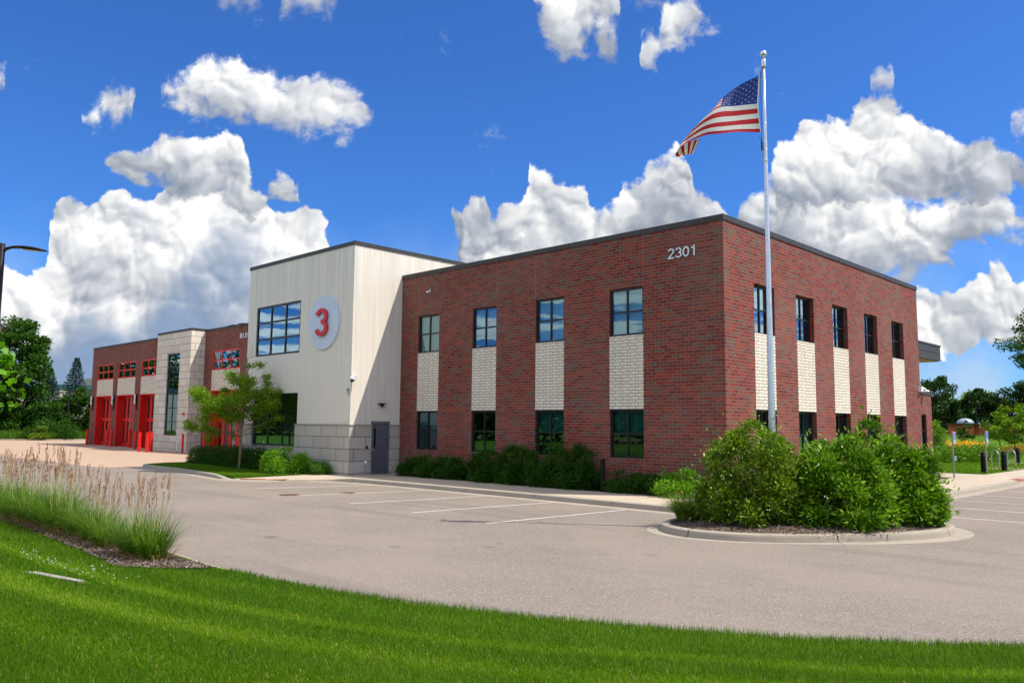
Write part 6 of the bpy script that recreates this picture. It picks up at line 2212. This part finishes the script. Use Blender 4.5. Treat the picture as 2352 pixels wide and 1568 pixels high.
pr = [(-0.09, 0), (-0.085, 0.07), (-0.05, 0.11), (0.05, 0.11), (0.085, 0.07), (0.09, 0)]
m_.add([(a_, 0, b_) for a_, b_ in pr] + [(a_, 1.8, b_) for a_, b_ in pr], [(k, k + 1, k + 7, k + 6) for k in range(5)] + [(0, 1, 2, 3, 4, 5)[::-1], (6, 7, 8, 9, 10, 11)])
m_.build('stop_block', 'grey_concrete', t)
# manholes and the slab in the lawn
for x, y, r_, lab in ((-10.36, -8.07, 0.31, 'rusty round manhole cover at the head of the second stall line'), (-9.85, -6.28, 0.24, 'smaller rusty round cover inside the second stall')):
    t = thing('manhole_cover', lab, 'manhole cover', (x, y, -0.147), 0, 'manhole covers in the lot')
    m_ = MB().lathe([(0.001, 0.004), (r_ * 0.86, 0.004), (r_ * 0.86, -0.002), (r_ * 0.9, -0.002), (r_ * 0.9, 0.006), (r_, 0.006), (r_ + 0.005, 0.0)], 28)
    m_.build('lid', 'rust', t)
t = thing('concrete_slab', 'narrow pale concrete slab lying flush in the lawn at lower left', 'slab', (0, 0, 0))
zz = float(lawn_z(np.array([0.4]), np.array([-17.85]))[0])
MB().poly([(-0.20, -18.08), (0.98, -17.76), (0.97, -17.68), (-0.12, -17.92)], zz - 0.08, zz + 0.022).build('slab', 'grey_concrete', t)

# street lamp
t = thing('street_lamp', 'dark bronze parking-lot lamp with a flat slim head at the left edge', 'lamp', (-7.36, -16.89, 0.0))
m_ = MB().tube([(0, 0, -0.1), (0, 0, 5.74)], [0.085, 0.060], 16)
m_.build('pole', 'bronze', t, True)
m_ = MB()
Rv = Vector((0.718, 0.696, 0))
Sv = Vector((-0.696, 0.718, 0))
secs = [(0.04, 5.58, 0.035, 0.05), (0.10, 5.63, 0.035, 0.035), (0.20, 5.66, 0.05, 0.028), (0.32, 5.665, 0.10, 0.030), (0.5, 5.655, 0.15, 0.032), (0.7, 5.63, 0.16, 0.032), (0.85, 5.605, 0.13, 0.028), (0.93, 5.59, 0.07, 0.015)]
vs, fs = [], []
for (s_, z, hw, hh) in secs:
    for k in range(12):
        a_ = 2 * math.pi * k / 12
        q = Rv * s_ + Sv * hw * math.cos(a_) + Vector((0, 0, z + hh * math.sin(a_)))
        vs.append(tuple(q))
for i in range(len(secs) - 1):
    for k in range(12):
        fs.append((i * 12 + k, i * 12 + (k + 1) % 12, (i + 1) * 12 + (k + 1) % 12, (i + 1) * 12 + k))
fs.append(tuple(reversed(range(12))))
fs.append(tuple((len(secs) - 1) * 12 + k for k in range(12)))
m_.add(vs, fs)
hd = m_.build('lamp_head', 'bronze', t, True)
m_ = MB()
q = [Rv * s_ + Sv * w_ + Vector((0, 0, z)) for s_, w_, z in ((0.42, -0.09, 5.618), (0.80, -0.09, 5.575), (0.80, 0.09, 5.575), (0.42, 0.09, 5.618))]
m_.quad(*[tuple(v) for v in q])
m_.build('lens', 'white_plastic', hd)
t = thing('light_pole', 'thin dark pole rising in front of the trees on the far verge', 'pole', (-93.1, 11.3, 0.0))
MB().tube([(0, 0, -0.1), (0, 0, 6.0)], [0.09, 0.06], 10).build('pole', 'bronze', t)

# warehouse on the left
t = thing('warehouse', 'low pale warehouse with a dark teal roof edge behind the trees on the left', 'building', (-136, 20, 0))
MB().box(-8, -60, -0.2, 4, 6.5, 7.3).build('wall', 'warehouse', t)
MB().box(-8, 6.5, -0.2, 4, 40, 7.6).build('wall_panels', 'dark_blind', t)
MB().box(-8.2, -60.2, 7.3, 4.2, 40.2, 8.0).build('roof_edge', 'teal_trim', t)
MB().box(-4, 8, 8.0, 2, 16, 9.4).build('rooftop_unit', 'warehouse', t)
MB().box(4.0, -15.5, 2.2, 4.06, -14.0, 3.6).build('window', 'glass', t)
MB().box(4.0, -7.5, 2.2, 4.06, -6.0, 3.6).build('window', 'glass', t)

# small brick building, dome and distant flag on the right
t = thing('brick_shed', 'small orange brick building with a pale domed roof beyond the meadow', 'building', (-13.3, 75.4, 0.9))
MB().box(-2.4, 0.0, -0.6, -0.9, 3.0, 1.75).build('wall', 'orange_brick', t)
MB().box(-0.9, -0.25, -0.6, 0.2, 3.0, 1.70).build('wall', 'orange_brick', t)
MB().box(0.2, 0.15, -0.6, 3.4, 3.0, 1.60).build('wall', 'orange_brick', t)
MB().box(-2.5, -0.35, 1.70, 3.5, 3.1, 1.85).build('roof_edge', 'coping', t)
m_ = MB()
prof = [(0.85 * math.cos(math.pi / 2 * k / 8), 0.55 * math.sin(math.pi / 2 * k / 8)) for k in range(9)]
m_.lathe(prof, 24, (-0.9, 0.9, 1.84))
m_.build('dome', 'dome_metal', t, True)
MB().box(1.3, 0.08, 0.35, 1.55, 0.15, 0.75).build('notice_board', 'white_plastic', t)
t = thing('flagpole', 'thin distant flagpole in front of the dark trees on the right', 'flagpole', (-12.2, 73.0, 0.7))
MB().tube([(0, 0, -0.2), (0, 0, 4.7)], [0.05, 0.03], 8).build('shaft', 'bronze', t)
mb = MB()
for j in range(13):
    for i in range(6):
        def fq(i_, j_):
            s_ = j_ / 13
            a_ = i_ / 6
            return (0.02 + a_ * 0.30 + 0.06 * math.sin(s_ * 7 + a_ * 4), 0.05 * math.sin(a_ * 9 + s_ * 3), 2.55 - s_ * 0.35 - a_ * 0.75)
        mb.add([fq(i, j), fq(i + 1, j), fq(i + 1, j + 1), fq(i, j + 1)], [(0, 1, 2, 3)], 2 if (j < 7 and i < 3) else (0 if j % 2 == 0 else 1))
o = mb.build('flag', ['flag_red', 'flag_white', 'flag_blue'])
o.location = (-12.2, 73.0, 0.7)
at = o.data.attributes.new('tint', 'FLOAT', 'FACE')
at.data.foreach_set('value', np.full(len(o.data.polygons), 0.5, np.float32))
tag(o, 'small drooping striped flag on the distant pole before the dark trees', 'flag')
